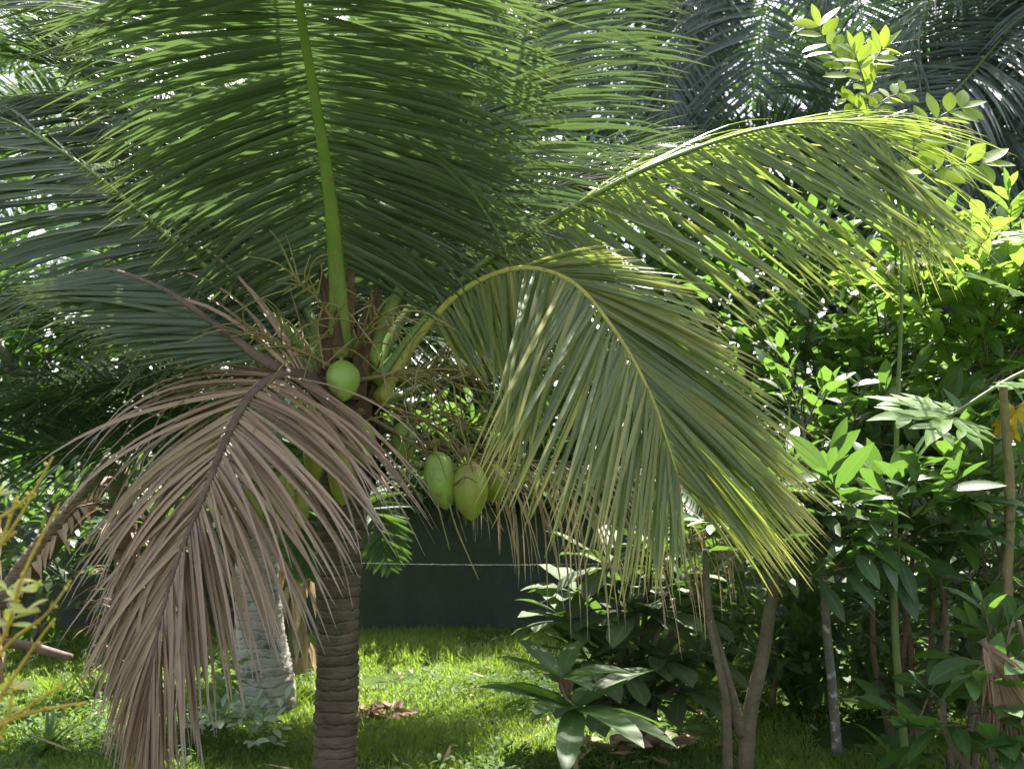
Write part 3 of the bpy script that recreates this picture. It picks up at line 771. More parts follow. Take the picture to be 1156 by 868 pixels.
# ---- big trees beyond the wall
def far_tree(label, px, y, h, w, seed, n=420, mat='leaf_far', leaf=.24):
    rng = np.random.default_rng(seed)
    b = G(px, y); b[2] = 0
    t = thing("broadleaf_tree", label, "tree", b)
    tm = MB(); cm = MB()
    top = b + [rng.normal(0, .3), 0, h * .6]
    tube(tm, [b - [0, 0, .1], b + [.1, 0, h * .3], top], [.2, .15, .09], 12, n=20)
    lob = 9
    for i in range(lob):
        a = i * 2.4; rr = w * .5 * (.25 + .55 * rng.random())
        c = b + [math.cos(a) * rr, math.sin(a) * rr * .7, h * (.25 + .68 * (i + .5) / lob)]
        tube(tm, [b + [0, 0, h * .22 + .3 * i * h / lob * .5], (c + top) / 2 - [0, 0, .2], c], [.07, .05, .025], 8, n=10)
        q = w * rng.uniform(.24, .36)
        clump(cm, None, rng, c, (q, q * .8, q * .75), n // lob, leaf, k=8, seg=3, twig=.5, wid=.42, droop=.7, light=rng.normal(0, .2))
    tm.build("trunk", M['bark'], t); cm.build("crown", M[mat], t)

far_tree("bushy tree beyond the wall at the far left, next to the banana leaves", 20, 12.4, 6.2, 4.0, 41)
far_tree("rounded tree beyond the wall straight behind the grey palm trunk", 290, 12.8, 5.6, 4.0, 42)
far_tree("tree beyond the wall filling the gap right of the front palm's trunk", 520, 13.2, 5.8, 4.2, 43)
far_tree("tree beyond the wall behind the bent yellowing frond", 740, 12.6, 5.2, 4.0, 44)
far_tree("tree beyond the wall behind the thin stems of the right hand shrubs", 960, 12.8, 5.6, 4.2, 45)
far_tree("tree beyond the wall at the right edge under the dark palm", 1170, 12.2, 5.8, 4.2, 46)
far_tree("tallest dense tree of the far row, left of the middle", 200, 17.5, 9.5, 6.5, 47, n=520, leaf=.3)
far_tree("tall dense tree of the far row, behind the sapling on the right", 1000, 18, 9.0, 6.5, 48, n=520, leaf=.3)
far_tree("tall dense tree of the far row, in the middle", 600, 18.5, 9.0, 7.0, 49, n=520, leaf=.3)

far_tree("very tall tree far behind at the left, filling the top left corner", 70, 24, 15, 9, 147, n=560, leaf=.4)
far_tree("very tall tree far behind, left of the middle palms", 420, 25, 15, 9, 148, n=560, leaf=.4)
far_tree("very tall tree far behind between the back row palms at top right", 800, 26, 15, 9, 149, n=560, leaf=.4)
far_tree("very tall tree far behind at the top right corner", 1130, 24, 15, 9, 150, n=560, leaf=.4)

# ---- undergrowth against the wall, left
plant("bush", "dark dense bush against the wall at the left, behind the leaning trunk", "bush", G(40, 9.2), 61, [([(40, 735, 9.2), (45, 650, 9.2)], [.03, .02])],
      [(20, 600, 9.1, .8, .4, .75, 70), (90, 660, 9.3, .6, .35, .6, 45)], mat='leaf_dark', leaf=.20, group=None)
plant("bush", "dark bush between the shaggy dry stem and the grey trunk", "bush", G(225, 9.3), 62, [([(225, 730, 9.3), (222, 640, 9.3)], [.03, .02])],
      [(215, 640, 9.3, .55, .35, .75, 55), (160, 600, 9.5, .5, .3, .6, 35)], mat='leaf_dark', leaf=.19)
plant("bush", "creeping shrub spilling over the wall top right of the front trunk", "bush", G(470, 10.6), 63, [([(470, 700, 10.6), (470, 600, 10.6), (470, 540, 10.5)], [.03, .025, .015])],
      [(460, 520, 10.5, .9, .35, .5, 60), (640, 540, 10.6, .9, .35, .45, 60), (560, 510, 10.7, .8, .35, .5, 50)], mat='leaf_mid', leaf=.22)

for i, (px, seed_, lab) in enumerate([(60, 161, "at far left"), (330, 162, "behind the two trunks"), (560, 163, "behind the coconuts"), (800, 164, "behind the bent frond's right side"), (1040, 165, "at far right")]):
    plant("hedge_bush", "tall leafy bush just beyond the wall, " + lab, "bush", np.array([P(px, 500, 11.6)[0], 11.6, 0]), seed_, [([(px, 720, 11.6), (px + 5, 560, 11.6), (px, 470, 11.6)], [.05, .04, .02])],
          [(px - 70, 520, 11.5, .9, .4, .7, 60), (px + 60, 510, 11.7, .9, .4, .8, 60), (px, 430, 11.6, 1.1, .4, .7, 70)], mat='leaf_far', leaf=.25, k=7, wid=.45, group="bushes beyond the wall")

plant("creeper", "greyish creeper with long drooping leaves hanging over the wall top behind the coconuts", "creeper", np.array([P(560, 500, 10.35)[0], 10.35, 0]), 171, [([(560, 715, 10.35), (556, 620, 10.35), (560, 560, 10.35), (580, 540, 10.1)], [.02, .018, .015, .01])],
      [(540, 550, 9.95, .55, .12, .16, 34), (640, 555, 9.95, .55, .12, .16, 34), (440, 550, 9.95, .4, .12, .16, 22), (720, 560, 9.95, .4, .12, .18, 20)], mat='leaf_shrub', leaf=.26, k=6, wid=.28, droop=2.2, twig=.15, twigs=False, upw=.1, seg=5, stem_name="stem", crown_name="foliage")

# ---- leaning dry trunk and fallen log at left
def leaning_trunk():
    t = thing("leaning_trunk", "brown palm stem leaning up to the right beside the yellow twigs at far left", "tree trunk", G(5, 8.3))
    ringed_trunk([P(-20, 735, 8.3), P(30, 645, 8.3), P(85, 578, 8.35), P(130, 520, 8.4)], [.14, .11, .10, .09], t, 'trunk_brown', 8, step=.08, depth=.06)
    mb = MB(); rng = np.random.default_rng(4)
    q = spline(PP([(-10, 720, 8.2), (30, 645, 8.2), (85, 578, 8.25), (120, 535, 8.3)]), 26)
    n = 26
    strips(mb, q, unit(np.array([.3, -.6, -.8]) + rng.normal(0, .3, (n, 3))), np.tile([0, -1., .3], (n, 1)), .14 + .14 * rng.random(n), .03 + .03 * rng.random(n), seg=4, droop=1, shape='blade', tint=rng.random(n), wave=.3, rng=rng)
    mb.build("dry_bark", M['dry'], t)
leaning_trunk()

def fallen_log():
    mb = MB()
    y = gy(745)
    tube(mb, [P(-60, 722, 7.9) , P(20, 727, 7.85), P(80, 742, 7.75)], [.035, .04, .03], 12, n=18)
    tag(mb.build("fallen_log", M['rachis_dead'], origin=P(10, 740, 7.8)), "dark weathered log lying on the shaded grass at far left", "log")
fallen_log()

# ---- shaggy dry palm stem with frond bases sticking out
def shaggy_stem():
    rng = np.random.default_rng(7)
    b = G(146, 7.5)
    t = thing("dry_palm_stem", "shaggy reddish dry palm stem with stubs of old frond bases, left of the dead frond", "palm stem", b)
    ringed_trunk([b - [0, 0, .05], P(147, 680, 7.5), P(140, 600, 7.5), P(132, 530, 7.5)], [.11, .10, .09, .08], t, 'bark_red', 9, step=.09, depth=.07)
    for k in range(24):
        mb = MB()
        p = b + (P(134, 540, 7.5) - b) * (k + .5) / 24
        az = k * 2.4 + rng.normal(0, .2)
        h = np.array([math.cos(az), math.sin(az), 0]); ln = rng.uniform(.16, .34)
        tube(mb, [p + h * .05, p + h * (.05 + ln * .5) + [0, 0, .04], p + h * (.05 + ln) + [0, 0, rng.uniform(-.06, .05)]], [.035, .022, .010], 8, flat=.45, n=8)
        mb.build("frond_base", M['rachis_dead'] if k % 3 else M['bark_red'], t)
    dl = MB()
    n = 60
    z = rng.random(n)[:, None]; az = rng.random(n) * 6.28
    p = b + (P(134, 540, 7.5) - b) * z + np.stack([np.cos(az), np.sin(az), 0 * az], 1) * .1
    strips(dl, p, np.stack([np.cos(az), np.sin(az), rng.normal(-.2, .3, n)], 1), np.tile([0, 0, 1.], (n, 1)), .2 + .25 * rng.random(n), .02 + .015 * rng.random(n), seg=5, droop=2, shape='leaflet', tint=rng.random(n))
    dl.build("dead_leaves", M['rustfibre'], t)
    for s in (1, -1):
        pass
shaggy_stem()

# ---- banana plants
def banana(label, base, seed, leaves, trunk, rad, skirt=True, mat='banana'):
    rng = np.random.default_rng(seed)
    t = thing("banana_plant", label, "banana plant", base)
    mb = MB(); tube(mb, PP(trunk), rad, 14, n=24); mb.build("trunk", M['stem_green'], t)
    for s, kw in leaves:
        frond(s, t, rng, **{**dict(L=.34, n=34, w=.085, a0=78, a1=45, v0=14, droop=.5, seg=4, mat=mat, rmat='rachis', r0=.016, r1=.004, s0=.12, name="leaf", shape='blade', taper=[.5, .9, 1, 1, .85, .3],
                                 broken=.02, up=((0, -.4, 1), (0, -.5, .9))), **kw})
    if skirt:
        dl = MB(); n = 40
        q = spline(PP(trunk), n); az = rng.random(n) * 6.28
        strips(dl, q + np.stack([np.cos(az), np.sin(az), 0 * az], 1) * rad[0] * .9, np.stack([np.cos(az) * .3, np.sin(az) * .3, -np.ones(n)], 1), np.stack([np.cos(az), np.sin(az), 0 * az], 1),
               .3 + .3 * rng.random(n), .05 + .06 * rng.random(n), seg=5, droop=.3, shape='blade', tint=rng.random(n), wave=.3, rng=rng)
        dl.build("dry_skirt", M['dry'], t)

banana("banana plant at the far left edge with broad pale blue green leaves", G(-20, 7.6), 71,
       [([(-30, 420, 7.5), (-10, 350, 7.3), (20, 300, 7.0), (70, 290, 6.8), (115, 315, 6.6)], {}),
        ([(-30, 420, 7.5), (-40, 330, 7.4), (0, 260, 7.2), (55, 262, 7.0), (95, 300, 6.9)], {}),
        ([(-30, 420, 7.5), (-80, 330, 7.4), (-140, 300, 7.2)], {}),
        ([(-30, 420, 7.5), (10, 370, 7.2), (70, 345, 6.9), (130, 370, 6.7)], {})],
       [(-20, 800, 7.6), (-25, 600, 7.6), (-30, 420, 7.5)], [.10, .09, .05])
banana("banana plant with a brown dry skirt standing between the grey trunk and the front trunk", G(332, 8.3), 72,
       [([(334, 600, 8.3), (345, 560, 8.1), (352, 590, 7.9), (350, 650, 7.8)], dict(mat='leaf_mid')), ([(334, 600, 8.3), (320, 560, 8.2), (290, 550, 8.0), (240, 590, 7.9)], dict(mat='leaf_mid')),
        ([(334, 600, 8.3), (370, 560, 8.4), (415, 570, 8.3), (440, 640, 8.2)], dict(mat='leaf_mid')), ([(334, 600, 8.3), (335, 530, 8.5), (330, 470, 8.7), (310, 440, 8.9)], dict(mat='leaf_mid'))],
       [(332, 740, 8.3), (333, 680, 8.3), (334, 600, 8.3)], [.10, .09, .06])

# ---- pale-leaved creeper and weeds in front of the grey trunk
plant("leafy_weed", "low plant with pale whitish green leaves on the grass before the grey trunk", "weed", G(255, gy(832)), 81, [([(255, 835, gy(832)), (250, 790, gy(832)), (262, 765, gy(832))], [.008, .006, .004])],
      [(225, 818, 6.0, .20, .2, .06, 9), (275, 820, 5.9, .22, .2, .07, 12), (262, 775, 6.1, .08, .1, .10, 5), (300, 835, 5.8, .12, .12, .04, 5)], mat='leaf_pale', bark='stem_green', leaf=.10, k=5, twig=.12, wid=.55, upw=.5, stem_name="stem", crown_name="foliage", twigs=False, seg=5)
plant("leafy_weed", "taller bright green weed behind the tip of the dead frond", "weed", G(215, gy(815)), 82, [([(215, 825, gy(815)), (212, 760, gy(815)), (205, 735, gy(815))], [.01, .008, .005])],
      [(208, 770, 6.15, .2, .15, .2, 18), (180, 800, 6.1, .14, .15, .14, 10), (240, 750, 6.2, .1, .1, .12, 6)], mat='leaf_bright', bark='stem_green', leaf=.13, k=5, twig=.15, wid=.4, stem_name="stem", crown_name="foliage", twigs=False)
def lily():
    rng = np.random.default_rng(9); b = G(62, gy(850)); t = thing("strap_leaf_clump", "small clump of arching strap leaves in the grass at bottom left", "plant", b)
    mb = MB(); n = 26; az = rng.random(n) * 6.28; e = rng.uniform(.3, 1.6, n)
    strips(mb, np.tile(b, (n, 1)) + rng.normal(0, .02, (n, 3)) * [1, 1, 0], np.stack([np.cos(az), np.sin(az), e], 1), np.tile([0, 0, 1.], (n, 1)) + rng.normal(0, .1, (n, 3)), .28 + .16 * rng.random(n), .026, seg=7, droop=1.5, shape='leaflet', tint=.4 + .6 * rng.random(n))
    mb.build("foliage", M['leaf_mid'], t)
lily()
def grass_tuft(px, py, seed, label, h=.3):
    rng = np.random.default_rng(seed); b = G(px, gy(py)); t = thing("grass_tuft", label, "grass tuft", b)
    mb = MB(); n = 60; az = rng.random(n) * 6.28; e = rng.uniform(1, 3, n)
    strips(mb, np.tile(b, (n, 1)) + rng.normal(0, .05, (n, 3)) * [1, 1, 0], np.stack([np.cos(az), np.sin(az), e], 1), np.stack([np.cos(az + 1), np.sin(az + 1), .2 + 0 * az], 1), h * (.6 + .7 * rng.random(n)), .010, seg=6, droop=1.6, shape='leaflet', tint=.4 + .6 * rng.random(n))
    mb.build("foliage", M['grass'], t)
grass_tuft(120, 795, 1, "tall grass tuft with arching blades under the dead frond's left side", .28)
grass_tuft(335, 800, 2, "tall grass tuft between the grey trunk and the front trunk", .22)
grass_tuft(70, 790, 3, "tall grass tuft in the sun left of the dead frond", .22)

def leaf_litter():
    rng = np.random.default_rng(13); c = G(425, gy(808)); mb = MB(); n = 80
    a = rng.random(n) * 6.28; r = np.sqrt(rng.random(n))
    p = c + np.stack([np.cos(a) * r * .21, np.sin(a) * r * .2, .02 + .04 * (1 - r) * rng.random(n) + .0 * r], 1)
    d = np.stack([np.cos(a * 3), np.sin(a * 3), rng.normal(0, .15, n)], 1)
    strips(mb, p, d, np.tile([0, 0, 1.], (n, 1)) + rng.normal(0, .3, (n, 3)), .07 + .08 * rng.random(n), .03 + .02 * rng.random(n), seg=5, curl=rng.normal(.2, .5, n), fold=.4, tint=rng.random(n), wave=.2, rng=rng)
    tag(mb.build("leaf_litter", M['rustfibre'], origin=c), "heap of reddish brown dead leaves on the grass right of the front trunk", "dead leaves", kind="stuff")
leaf_litter()

def scattered_litter():
    rng = np.random.default_rng(14); n = 260; mb = MB()
    y = 4.5 + 5 * rng.random(n); x = (rng.random(n) - .55) * 1.1 * y
    p = np.stack([x, y, gh(x, y) + .025 + .02 * rng.random(n)], 1)
    lf = np.where(rng.random(n) < .35, 3.0, 1.0)
    strips(mb, p, rng.normal(0, 1, (n, 3)) * [1, 1, .12], np.tile([0, 0, 1.], (n, 1)) + rng.normal(0, .25, (n, 3)), (.04 + .06 * rng.random(n)) * lf, .022 + .012 * rng.random(n), seg=5, curl=rng.normal(.1, .4, n), fold=.35, tint=rng.random(n), wave=.15, rng=rng)
    tag(mb.build("fallen_leaves", M['dry']), "single dry leaves and leaflets scattered over the lawn", "dead leaves", kind="stuff")
scattered_litter()

# ---- yellow-twigged shrub close to the camera at the left edge
def ochre_shrub():
    rng = np.random.default_rng(15)
    b = np.array([P(-60, 900, 2.5)[0], 2.5, 0.0])
    t = thing("twiggy_shrub", "nearby shrub of bare yellow ochre twigs with a few pale leaves at the left edge", "shrub", b)
    tm = MB()
    S = [[(-60, 760, 2.5), (-20, 655, 2.5), (20, 590, 2.5), (60, 515, 2.5)], [(-60, 820, 2.45), (0, 720, 2.45), (30, 640, 2.42), (66, 570, 2.4)], [(-50, 850, 2.4), (10, 815, 2.4), (60, 800, 2.38), (97, 793, 2.36)],
         [(-50, 800, 2.5), (10, 730, 2.45), (50, 690, 2.42), (80, 655, 2.4)], [(-40, 850, 2.45), (5, 780, 2.4), (35, 735, 2.38), (62, 698, 2.36)], [(-60, 600, 2.55), (-10, 590, 2.5), (20, 575, 2.5), (36, 556, 2.48)],
         [(-40, 700, 2.55), (0, 620, 2.55), (20, 560, 2.55)], [(-40, 880, 2.4), (0, 840, 2.35), (12, 800, 2.33), (15, 770, 2.32)], [(-60, 690, 2.6), (-10, 630, 2.6), (18, 600, 2.6)], [(-30, 830, 2.4), (20, 805, 2.4), (45, 790, 2.4), (70, 772, 2.4)]]
    for s in S:
        q = PP(s); q[1:-1] += rng.normal(0, .006, q[1:-1].shape)
        tube(tm, q, [.0065, .005, .004, .0025][:max(2, len(s))], 8, n=24)
        sp = spline(q, 24)
        for k in range(7, 24, 3):
            d = unit(rng.normal(0, 1, 3)); tube(tm, [sp[k], sp[k] + d * .012], [.005, .003], 6, n=3)
        tube(tm, [b, b * .5 + q[0] * .5 + [-.05, 0, .1], q[0]], [.016, .012, .008], 8, n=12)
    tm.build("stem", M['stem_orange'], t)
    lm = MB(); lp = [(28, 690, 2.42), (40, 668, 2.42), (50, 660, 2.4), (20, 676, 2.44), (12, 705, 2.45), (5, 780, 2.4), (0, 800, 2.38), (8, 665, 2.5), (-5, 560, 2.5), (45, 690, 2.41)]
    for p in lp:
        n = 3; az = rng.random(n) * 6.28
        strips(lm, np.tile(P(*p), (n, 1)), np.stack([np.cos(az), np.sin(az) * .6, rng.uniform(-.2, .9, n)], 1), np.tile([0, -.5, 1.], (n, 1)), .042 + .025 * rng.random(n), .021, seg=5, droop=.5, tint=rng.random(n))
    lm.build("foliage", M['leaf_lemon'], t)
ochre_shrub()

# ------------------------------------------------------------------ right-hand side
def fork_tree():
    y = 5.25
    plant("small_tree", "small forked tree with brown leaning trunks at bottom right and large dark glossy leaves", "tree", G(838, y), 91,
          [([(840, 890, y), (846, 810, y), (862, 735, y), (874, 650, y), (880, 560, y + .05)], [.045, .040, .035, .029, .018]),
           ([(838, 830, y), (815, 745, y - .05), (800, 690, y - .05), (796, 620, y - .05)], [.03, .026, .022, .014]),
           ([(822, 885, y - .05), (820, 800, y - .1), (812, 755, y - .1), (800, 700, y - .1)], [.028, .024, .02, .016]),
           ([(874, 650, y), (910, 600, y - .1), (960, 560, y - .15)], [.024, .018, .01]), ([(878, 600, y), (850, 560, y), (830, 530, y)], [.018, .014, .008])],
          [(890, 585, y - .1, .34, .3, .16, 20), (960, 575, y - .15, .30, .3, .16, 18), (1030, 590, y - .1, .26, .3, .18, 15), (900, 635, y - .15, .2, .2, .10, 8)],
          mat='leaf_dark', leaf=.30, k=6, twig=.22, wid=.30, droop=.75, upw=.25, seg=6)
fork_tree()

plant("sapling", "slim straight sapling with white lichen patches on its stem", "sapling", G(944, 5.8), 92, [([(945, 850, 5.8), (940, 780, 5.8), (934, 720, 5.8), (928, 640, 5.82), (915, 560, 5.85), (905, 470, 5.9)], [.03, .027, .025, .022, .016, .01])],
      [(905, 470, 5.9, .28, .25, .22, 12), (930, 560, 5.85, .2, .2, .15, 6)], mat='leaf_mid', bark='bark_lichen', leaf=.2, k=6, twig=.2, wid=.42)

def multi_stem(label, px, y, seed, tops, clumps, bark, **kw):
    stems = []
    rng = np.random.default_rng(seed)
    for tx, ty in tops:
        bx = px + rng.normal(0, 14)
        by = 546 + 1110 * 1.6 / y
        stems.append(([(bx, by, y), (bx * .65 + tx * .35 + rng.normal(0, 6), by * .6 + ty * .4, y), (bx * .3 + tx * .7 + rng.normal(0, 8), by * .3 + ty * .7, y), (tx, ty, y)], [.022, .019, .016, .009]))
    plant("shrub", label, "shrub", G(px, y), seed, stems, clumps, bark=bark, **kw)

multi_stem("shrub of several thin reddish stems behind the lichen sapling, dark leaves on top", 1020, 6.1, 93, [(985, 590), (1015, 560), (1035, 580), (1050, 600), (960, 600), (1075, 590)],
           [(1010, 520, 6.0, .4, .35, .28, 34), (1080, 560, 6.0, .35, .3, .3, 28), (960, 520, 6.2, .3, .3, .25, 22), (1060, 640, 6.1, .3, .3, .25, 16)], 'bark_red', mat='leaf_dark', leaf=.21, k=7, wid=.42, twig=.25)
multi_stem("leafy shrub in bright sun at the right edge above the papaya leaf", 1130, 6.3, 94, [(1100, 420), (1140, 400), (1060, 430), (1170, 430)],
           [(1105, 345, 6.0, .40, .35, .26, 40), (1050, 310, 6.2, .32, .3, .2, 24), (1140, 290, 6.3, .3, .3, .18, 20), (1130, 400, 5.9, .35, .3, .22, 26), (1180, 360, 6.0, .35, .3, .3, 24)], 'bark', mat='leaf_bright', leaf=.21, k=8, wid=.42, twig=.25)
multi_stem("tall mixed green shrub behind the long right frond, left of the bright one", 930, 7.4, 95, [(870, 400), (930, 380), (980, 390), (900, 470)],
           [(870, 330, 7.2, .5, .4, .34, 34), (960, 330, 7.3, .5, .4, .34, 34), (900, 410, 7.3, .55, .4, .4, 40), (990, 420, 7.0, .5, .4, .35, 34), (850, 480, 7.4, .4, .4, .3, 24), (950, 490, 7.2, .5, .4, .3, 30)], 'bark', mat='leaf_mid', leaf=.21, k=7, wid=.46, twig=.28)
multi_stem("dark shrub at the back right between the forked tree and the lichen sapling", 900, 8.4, 96, [(850, 640), (900, 620), (950, 650)],
           [(860, 640, 8.3, .6, .3, .45, 36), (950, 640, 8.5, .6, .3, .5, 36), (900, 700, 8.3, .6, .3, .3, 26)], 'bark', mat='leaf_dark', leaf=.2, k=7, wid=.42)
multi_stem("dark shrub at the back near the right edge behind the hanging brown frond", 1110, 8.0, 97, [(1050, 640), (1110, 600), (1160, 620)],
           [(1060, 640, 7.8, .6, .35, .5, 40), (1150, 600, 7.8, .6, .35, .6, 44), (1100, 720, 7.7, .6, .3, .35, 30)], 'bark', mat='leaf_dark', leaf=.21, k=7, wid=.45)
multi_stem("shrub with broad leaves low on the right, under the papaya leaf", 1090, 5.4, 98, [(1060, 640), (1110, 620), (1140, 560)],
           [(1090, 555, 5.3, .30, .3, .22, 18), (1130, 640, 5.2, .25, .25, .2, 13), (1050, 500, 5.6, .25, .25, .15, 10)], 'bark', mat='leaf_mid', leaf=.22, k=6, wid=.5, twig=.22)
multi_stem("bottom right corner shrub with large bluish glossy leaves", 1140, 4.55, 99, [(1100, 770), (1150, 700), (1060, 800), (1170, 780)],
           [(1090, 800, 4.5, .24, .2, .12, 10), (1140, 745, 4.5, .2, .2, .16, 10), (1040, 820, 4.6, .16, .15, .08, 6), (1150, 830, 4.4, .18, .2, .1, 8)], 'bark', mat='leaf_mid', leaf=.22, k=5, wid=.42, twig=.16, upw=.3, seg=6)

def bamboo():
    t = thing("cane_stem", "yellowish jointed cane standing near the right edge", "cane", G(1138, 5.0))
    ringed_trunk([G(1138, 5.0) - [0, 0, .05], P(1142, 760, 5.0), P(1137, 660, 5.0), P(1140, 560, 5.0), P(1132, 430, 5.05)], [.031, .028, .026, .023, .018], t, 'bark_light', 12, step=.16, depth=.05)
bamboo()

def rust_frond():
    rng = np.random.default_rng(17); b = P(1112, 735, 4.3)
    t = thing("dry_frond", "rust brown dry palm frond hanging folded by the jointed cane", "dead frond", b)
    frond([(1108, 722, 4.32), (1118, 738, 4.3), (1126, 765, 4.29), (1130, 790, 4.28)], t, rng, L=.30, n=44, up=((0, -1, .2), (0, -1, 0)), a0=30, a1=8, v0=0, droop=2.0, w=.022, mat='rustfibre', rmat='rachis_dead', r0=.012, s0=.05, name="leaflets", jit=1.5)
rust_frond()

# ---- papaya
def papaya_leaf(mb, rng, c, d, nrm, size):
    d = unit(np.array(d, float)); n = unit(np.array(nrm, float)); s = unit(np.cross(d, n)); n = np.cross(s, d)
    for k, (ang, ln) in enumerate([(-120, .55), (-80, .75), (-40, .95), (0, 1.05), (40, .95), (80, .75), (120, .55)]):
        a = R(ang + rng.normal(0, 4)); e = d * math.cos(a) + s * math.sin(a); L = size * ln
        strips(mb, [c], [e], [n], L, L * .25, seg=7, droop=.35, fold=.18, shape='lobe', tint=rng.random(), wave=.05, rng=rng)
        for q, tt in ((1, .42), (-1, .48)):
            sd = np.cross(e, n) * q
            strips(mb, [c + e * L * tt], [e * .85 + sd * .7], [n], L * .42, L * .15, seg=5, droop=.4, fold=.12, shape='lobe', tint=rng.random())

def papaya():
    rng = np.random.default_rng(19)
    b = G(1235, 4.9); t = thing("papaya_tree", "papaya with deeply lobed leaves on long stalks, reaching in from the right edge", "papaya tree", b)
    top = P(1235, 400, 4.9)
    ringed_trunk([b - [0, 0, .05], (b + top) / 2 + [.03, 0, 0], top], [.08, .065, .045], t, 'bark_light', 14, step=.09, depth=.03)
    for (px, py, y, d, sz, m) in [(1072, 470, 4.75, (-1, -.25, .0), .43, 'leaf_bright'), (1150, 330, 4.7, (-.9, -.4, .2), .36, 'leaf_bright'), (1180, 440, 4.6, (-.6, -.8, -.2), .3, 'leaf_bright'),
                                  (1300, 380, 4.8, (1, 0, .2), .36, 'leaf_bright'), (1200, 270, 5.2, (-.5, .6, .3), .36, 'leaf_bright'), (1146, 462, 5.05, (-.25, -.1, -1), .2, 'leaf_yellow')]:
        lm = MB(); c = P(px, py, y)
        papaya_leaf(lm, rng, c, d, (0, -.5, .87) if m != 'leaf_yellow' else (-.8, -.6, .1), sz)
        o = lm.build("leaf", M[m], t)
        if m == 'leaf_yellow': o["label"] = "wilted yellow lobed leaf"
        sm = MB(); tube(sm, [top, top * .5 + c * .5 + [0, 0, .06 if m != 'leaf_yellow' else .0], c], [.013, .010, .007], 8, n=16); sm.build("stalk", M['stem_green'], o)
papaya()

# ---- tall thin sapling with paired lime leaflets, top right
def lime_sapling():
    rng = np.random.default_rng(23); y = 5.3
    t = thing("sapling", "tall thin sapling with lime green paired leaflets against the dark palms", "sapling", G(1015, y))
    tm = MB(); tube(tm, [G(1015, y) - [0, 0, .05], P(1010, 700, y), P(1012, 500, y), P(1018, 320, y), P(1012, 200, y), P(985, 130, y), P(968, 85, y)], [.022, .02, .017, .013, .009, .006, .004], 10, n=60)
    lm = MB()
    for s, n, ln in [([(968, 95, y), (950, 70, y), (932, 48, y), (925, 30, y)], 6, .14), ([(972, 90, y), (985, 70, y), (998, 55, y - .05)], 5, .13), ([(980, 115, y), (975, 90, y - .1), (965, 60, y - .15)], 5, .13),
                     ([(990, 140, y), (975, 128, y - .05), (955, 112, y - .1)], 4, .09), ([(1012, 210, y), (1035, 160, y), (1060, 132, y), (1085, 122, y)], 7, .15), ([(1014, 230, y), (1050, 196, y), (1080, 186, y - .05), (1108, 185, y - .1)], 6, .17),
                     ([(985, 130, y), (1000, 112, y + .05), (1020, 105, y + .1)], 4, .10), ([(1014, 260, y), (1000, 220, y + .1), (990, 190, y + .15)], 4, .11), ([(1016, 300, y), (1040, 280, y), (1065, 275, y)], 4, .13)]:
        q = spline(PP(s), n + 2)[1:]; tg = unit(np.gradient(spline(PP(s), n + 2), axis=0))[1:]
        tube(tm, PP(s), [.005, .004, .003], 6, n=10)
        for sg in (1, -1):
            sd = unit(np.cross(tg, np.array([0, -1., .5]))) * sg
            k = len(q)
            strips(lm, q, tg * .6 + sd + rng.normal(0, .12, q.shape), np.tile([0, -.8, .7], (k, 1)) + rng.normal(0, .25, (k, 3)), ln * 1.2 * (.75 + .35 * rng.random(k)), ln * .52, seg=6, droop=.35, fold=.15, tint=rng.random(k))
        strips(lm, q[-1:], tg[-1:], [[0, -.8, .7]], ln, ln * .42, seg=6, droop=.3, fold=.15)
    tm.build("trunk", M['stem_green'], t); lm.build("crown", M['leaf_lime'], t)
lime_sapling()

# ---- broad-leaved shrubs in the middle
def rosette(mb, c, rng, n, L, W, shape='obovate', e=(.1, 1.0), droop=.9, seg=7, az0=None):
    az = (np.arange(n) * 2.4 + rng.random() * 6) if az0 is None else az0
    el = rng.uniform(e[0], e[1], n)
    strips(mb, np.tile(c, (n, 1)), np.stack([np.cos(az), np.sin(az), el], 1), np.tile([0, 0, 1.], (n, 1)) + rng.normal(0, .12, (n, 3)), L * (.75 + .4 * rng.random(n)), W * (.8 + .4 * rng.random(n)),
           seg=seg, droop=droop * (.6 + .8 * rng.random(n)), fold=.2, shape=shape, tint=rng.random(n), wave=.06, rng=rng)

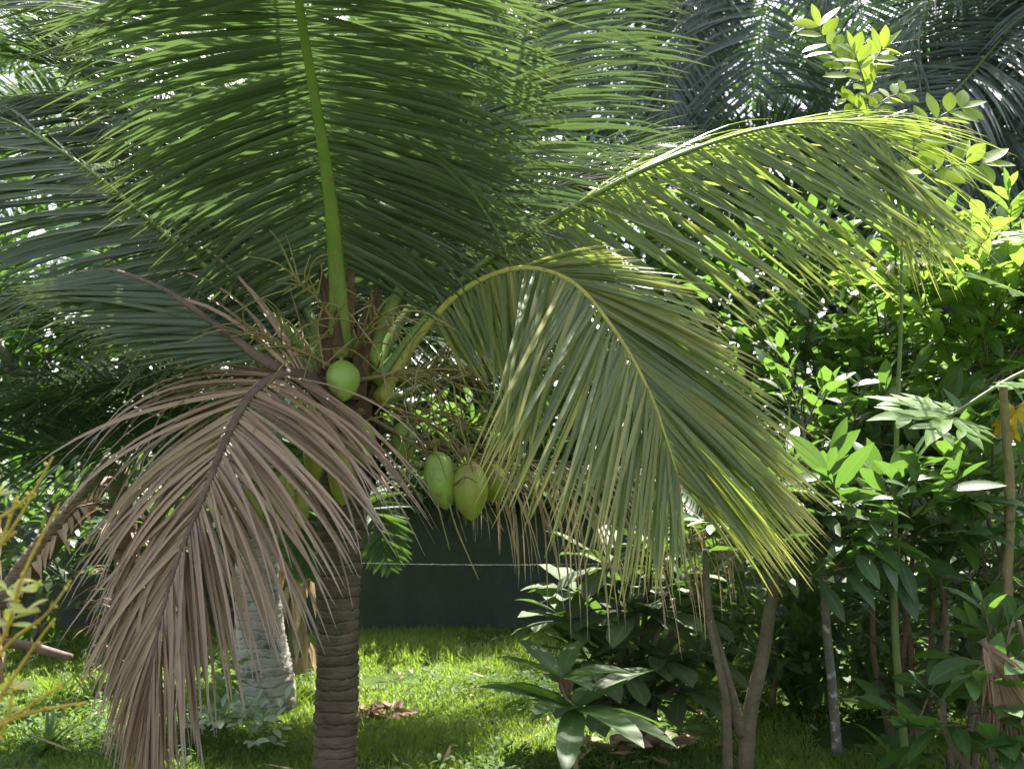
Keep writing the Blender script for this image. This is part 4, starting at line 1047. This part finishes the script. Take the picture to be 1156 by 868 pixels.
def middle_shrub():
    rng = np.random.default_rng(29); y = 6.1
    b = G(715, y); t = thing("broad_leaf_shrub", "big dark shrub with wide leathery leaves in rosettes, right of the lit grass", "shrub", b)
    tm = MB(); lm = MB()
    for tx, ty, ty2, n, L in [(640, 700, 6.0, 10, .38), (690, 640, 6.1, 11, .40), (735, 620, 6.2, 9, .34), (720, 690, 5.9, 12, .40), (770, 690, 6.2, 11, .36), (665, 745, 5.8, 9, .36), (745, 745, 5.9, 11, .36), (790, 740, 6.2, 9, .32), (700, 750, 5.85, 9, .34),
                               (650, 668, 6.3, 8, .32), (690, 790, 5.85, 9, .34), (735, 790, 5.9, 9, .34), (770, 775, 6.0, 9, .34), (660, 790, 5.9, 7, .30), (800, 650, 6.4, 9, .34), (760, 655, 6.0, 8, .32)]:
        c = P(tx, ty, ty2)
        tube(tm, [b + [rng.normal(0, .05), rng.normal(0, .05), -.05], b * .6 + c * .4 + [0, 0, .12], c], [.03, .022, .013], 10, n=14)
        rosette(lm, c, rng, n + 4, L * 1.08, L * .36, e=(-.4, .8))
    tm.build("trunk", M['bark'], t); lm.build("crown", M['leaf_shrub'], t)
    dm = MB(); n = 34; p = b + np.stack([rng.normal(0, .2, n), rng.normal(-.1, .15, n), .02 + .07 * rng.random(n)], 1)
    d = rng.normal(0, 1, (n, 3)) * [1, 1, .2]
    strips(dm, p, d, np.tile([0, 0, 1.], (n, 1)) + rng.normal(0, .3, (n, 3)), .18 + .1 * rng.random(n), .07, seg=5, curl=rng.normal(.2, .6, n), fold=.35, tint=rng.random(n), wave=.15, rng=rng)
    tag(dm.build("leaf_litter", M['dry'], origin=b), "dry fallen leaves under the big dark shrub", "dead leaves", kind="stuff")
    hl = MB(); strips(hl, [P(640, 742, 5.75)], [(-.05, 0, -1)], [(-.2, -1, 0)], .26, .09, seg=6, curl=.5, fold=.7, tint=.3)
    hl.build("withered_leaf", M['rustfibre'], t)
middle_shrub()

def front_rosettes():
    rng = np.random.default_rng(37); y = 4.75
    b = G(648, y); t = thing("broad_leaf_seedling", "young plant with a wide whorl of long drooping leaves at the bottom middle", "plant", b)
    tm = MB(); lm = MB(); c = P(650, 800, y)
    tube(tm, [b - [0, 0, .03], c], [.014, .010], 8, n=6)
    tube(tm, [c, P(640, 790, y), P(632, 770, y + .05)], [.010, .008, .005], 8, n=8)
    rosette(lm, c, rng, 12, .58, .14, shape='long', e=(-.1, .5), droop=.9)
    rosette(lm, P(634, 765, y + .05), rng, 7, .36, .10, shape='long', e=(.1, .8), droop=.9)
    tm.build("stem", M['bark_light'], t); lm.build("foliage", M['leaf_mid'], t)
    lf = MB(); strips(lf, [P(572, 856, 5.0)], [(-1, 0, .5)], [(0, -.7, 1)], .08, .05, seg=5, droop=.4)
front_rosettes()

def ginger(label, px, y, seed, n=16, L=.7, mat='leaf_mid', W=.12, e=(1.0, 3.5)):
    rng = np.random.default_rng(seed); b = G(px, y); t = thing("tall_leafy_plant", label, "plant", b)
    mb = MB(); az = np.arange(n) * 2.4; el = rng.uniform(*e, n)
    d = np.stack([np.cos(az), np.sin(az), el], 1)
    strips(mb, np.tile(b, (n, 1)) + rng.normal(0, .06, (n, 3)) * [1, 1, 0], d, np.stack([-np.cos(az), -np.sin(az), .6 + 0 * az], 1), L * (.7 + .5 * rng.random(n)), W * (.8 + .4 * rng.random(n)), seg=8, droop=1.1, fold=.25, shape='long', tint=rng.random(n), wave=.05, rng=rng)
    mb.build("foliage", M[mat], t)
ginger("clump of long upright leaves behind the lichen sapling", 905, 7.1, 101, 18, .85, 'leaf_mid', .17)
ginger("clump of long leaves in shade near the base of the reddish stems", 985, 7.0, 102, 16, .6, 'leaf_mid', .12)
ginger("low clump of shiny leaves on the right lawn by the bottom right shrub", 1010, 5.4, 103, 12, .34, 'leaf_mid', .11, e=(.3, 1.6))
ginger("arching leaf clump at the back, between the middle shrub and the forked tree", 800, 8.2, 104, 18, .8, 'leaf_mid', .13)
ginger("narrow leaf clump at the back under the right edge shrub", 1085, 6.8, 105, 16, .6, 'leaf_dark', .10)

# dry fronds lying in the shrubs
def fallen_frond(label, pts, seed, L=.55, n=50):
    rng = np.random.default_rng(seed); b = P(*pts[0]); t = thing("fallen_frond", label, "dead frond", b)
    frond(pts, t, rng, L=L, n=n, up=((0, -.3, 1), (0, -.3, 1)), a0=45, a1=15, v0=0, droop=1.2, w=.018, mat='dry', rmat='rachis_dead', r0=.016, name="leaflets", s0=.1, jit=1.6, gap=.2)
fallen_frond("dry palm frond lodged level across the shrubs, the upper of two", [(760, 575, 6.3), (860, 545, 6.4), (950, 528, 6.5), (1010, 522, 6.5)], 111)
fallen_frond("dry palm frond lodged level across the shrubs, the lower of two", [(740, 610, 6.2), (850, 600, 6.3), (960, 602, 6.4), (1040, 612, 6.4)], 112)


for o in bpy.data.objects:
    if "_o" in o: del o["_o"]
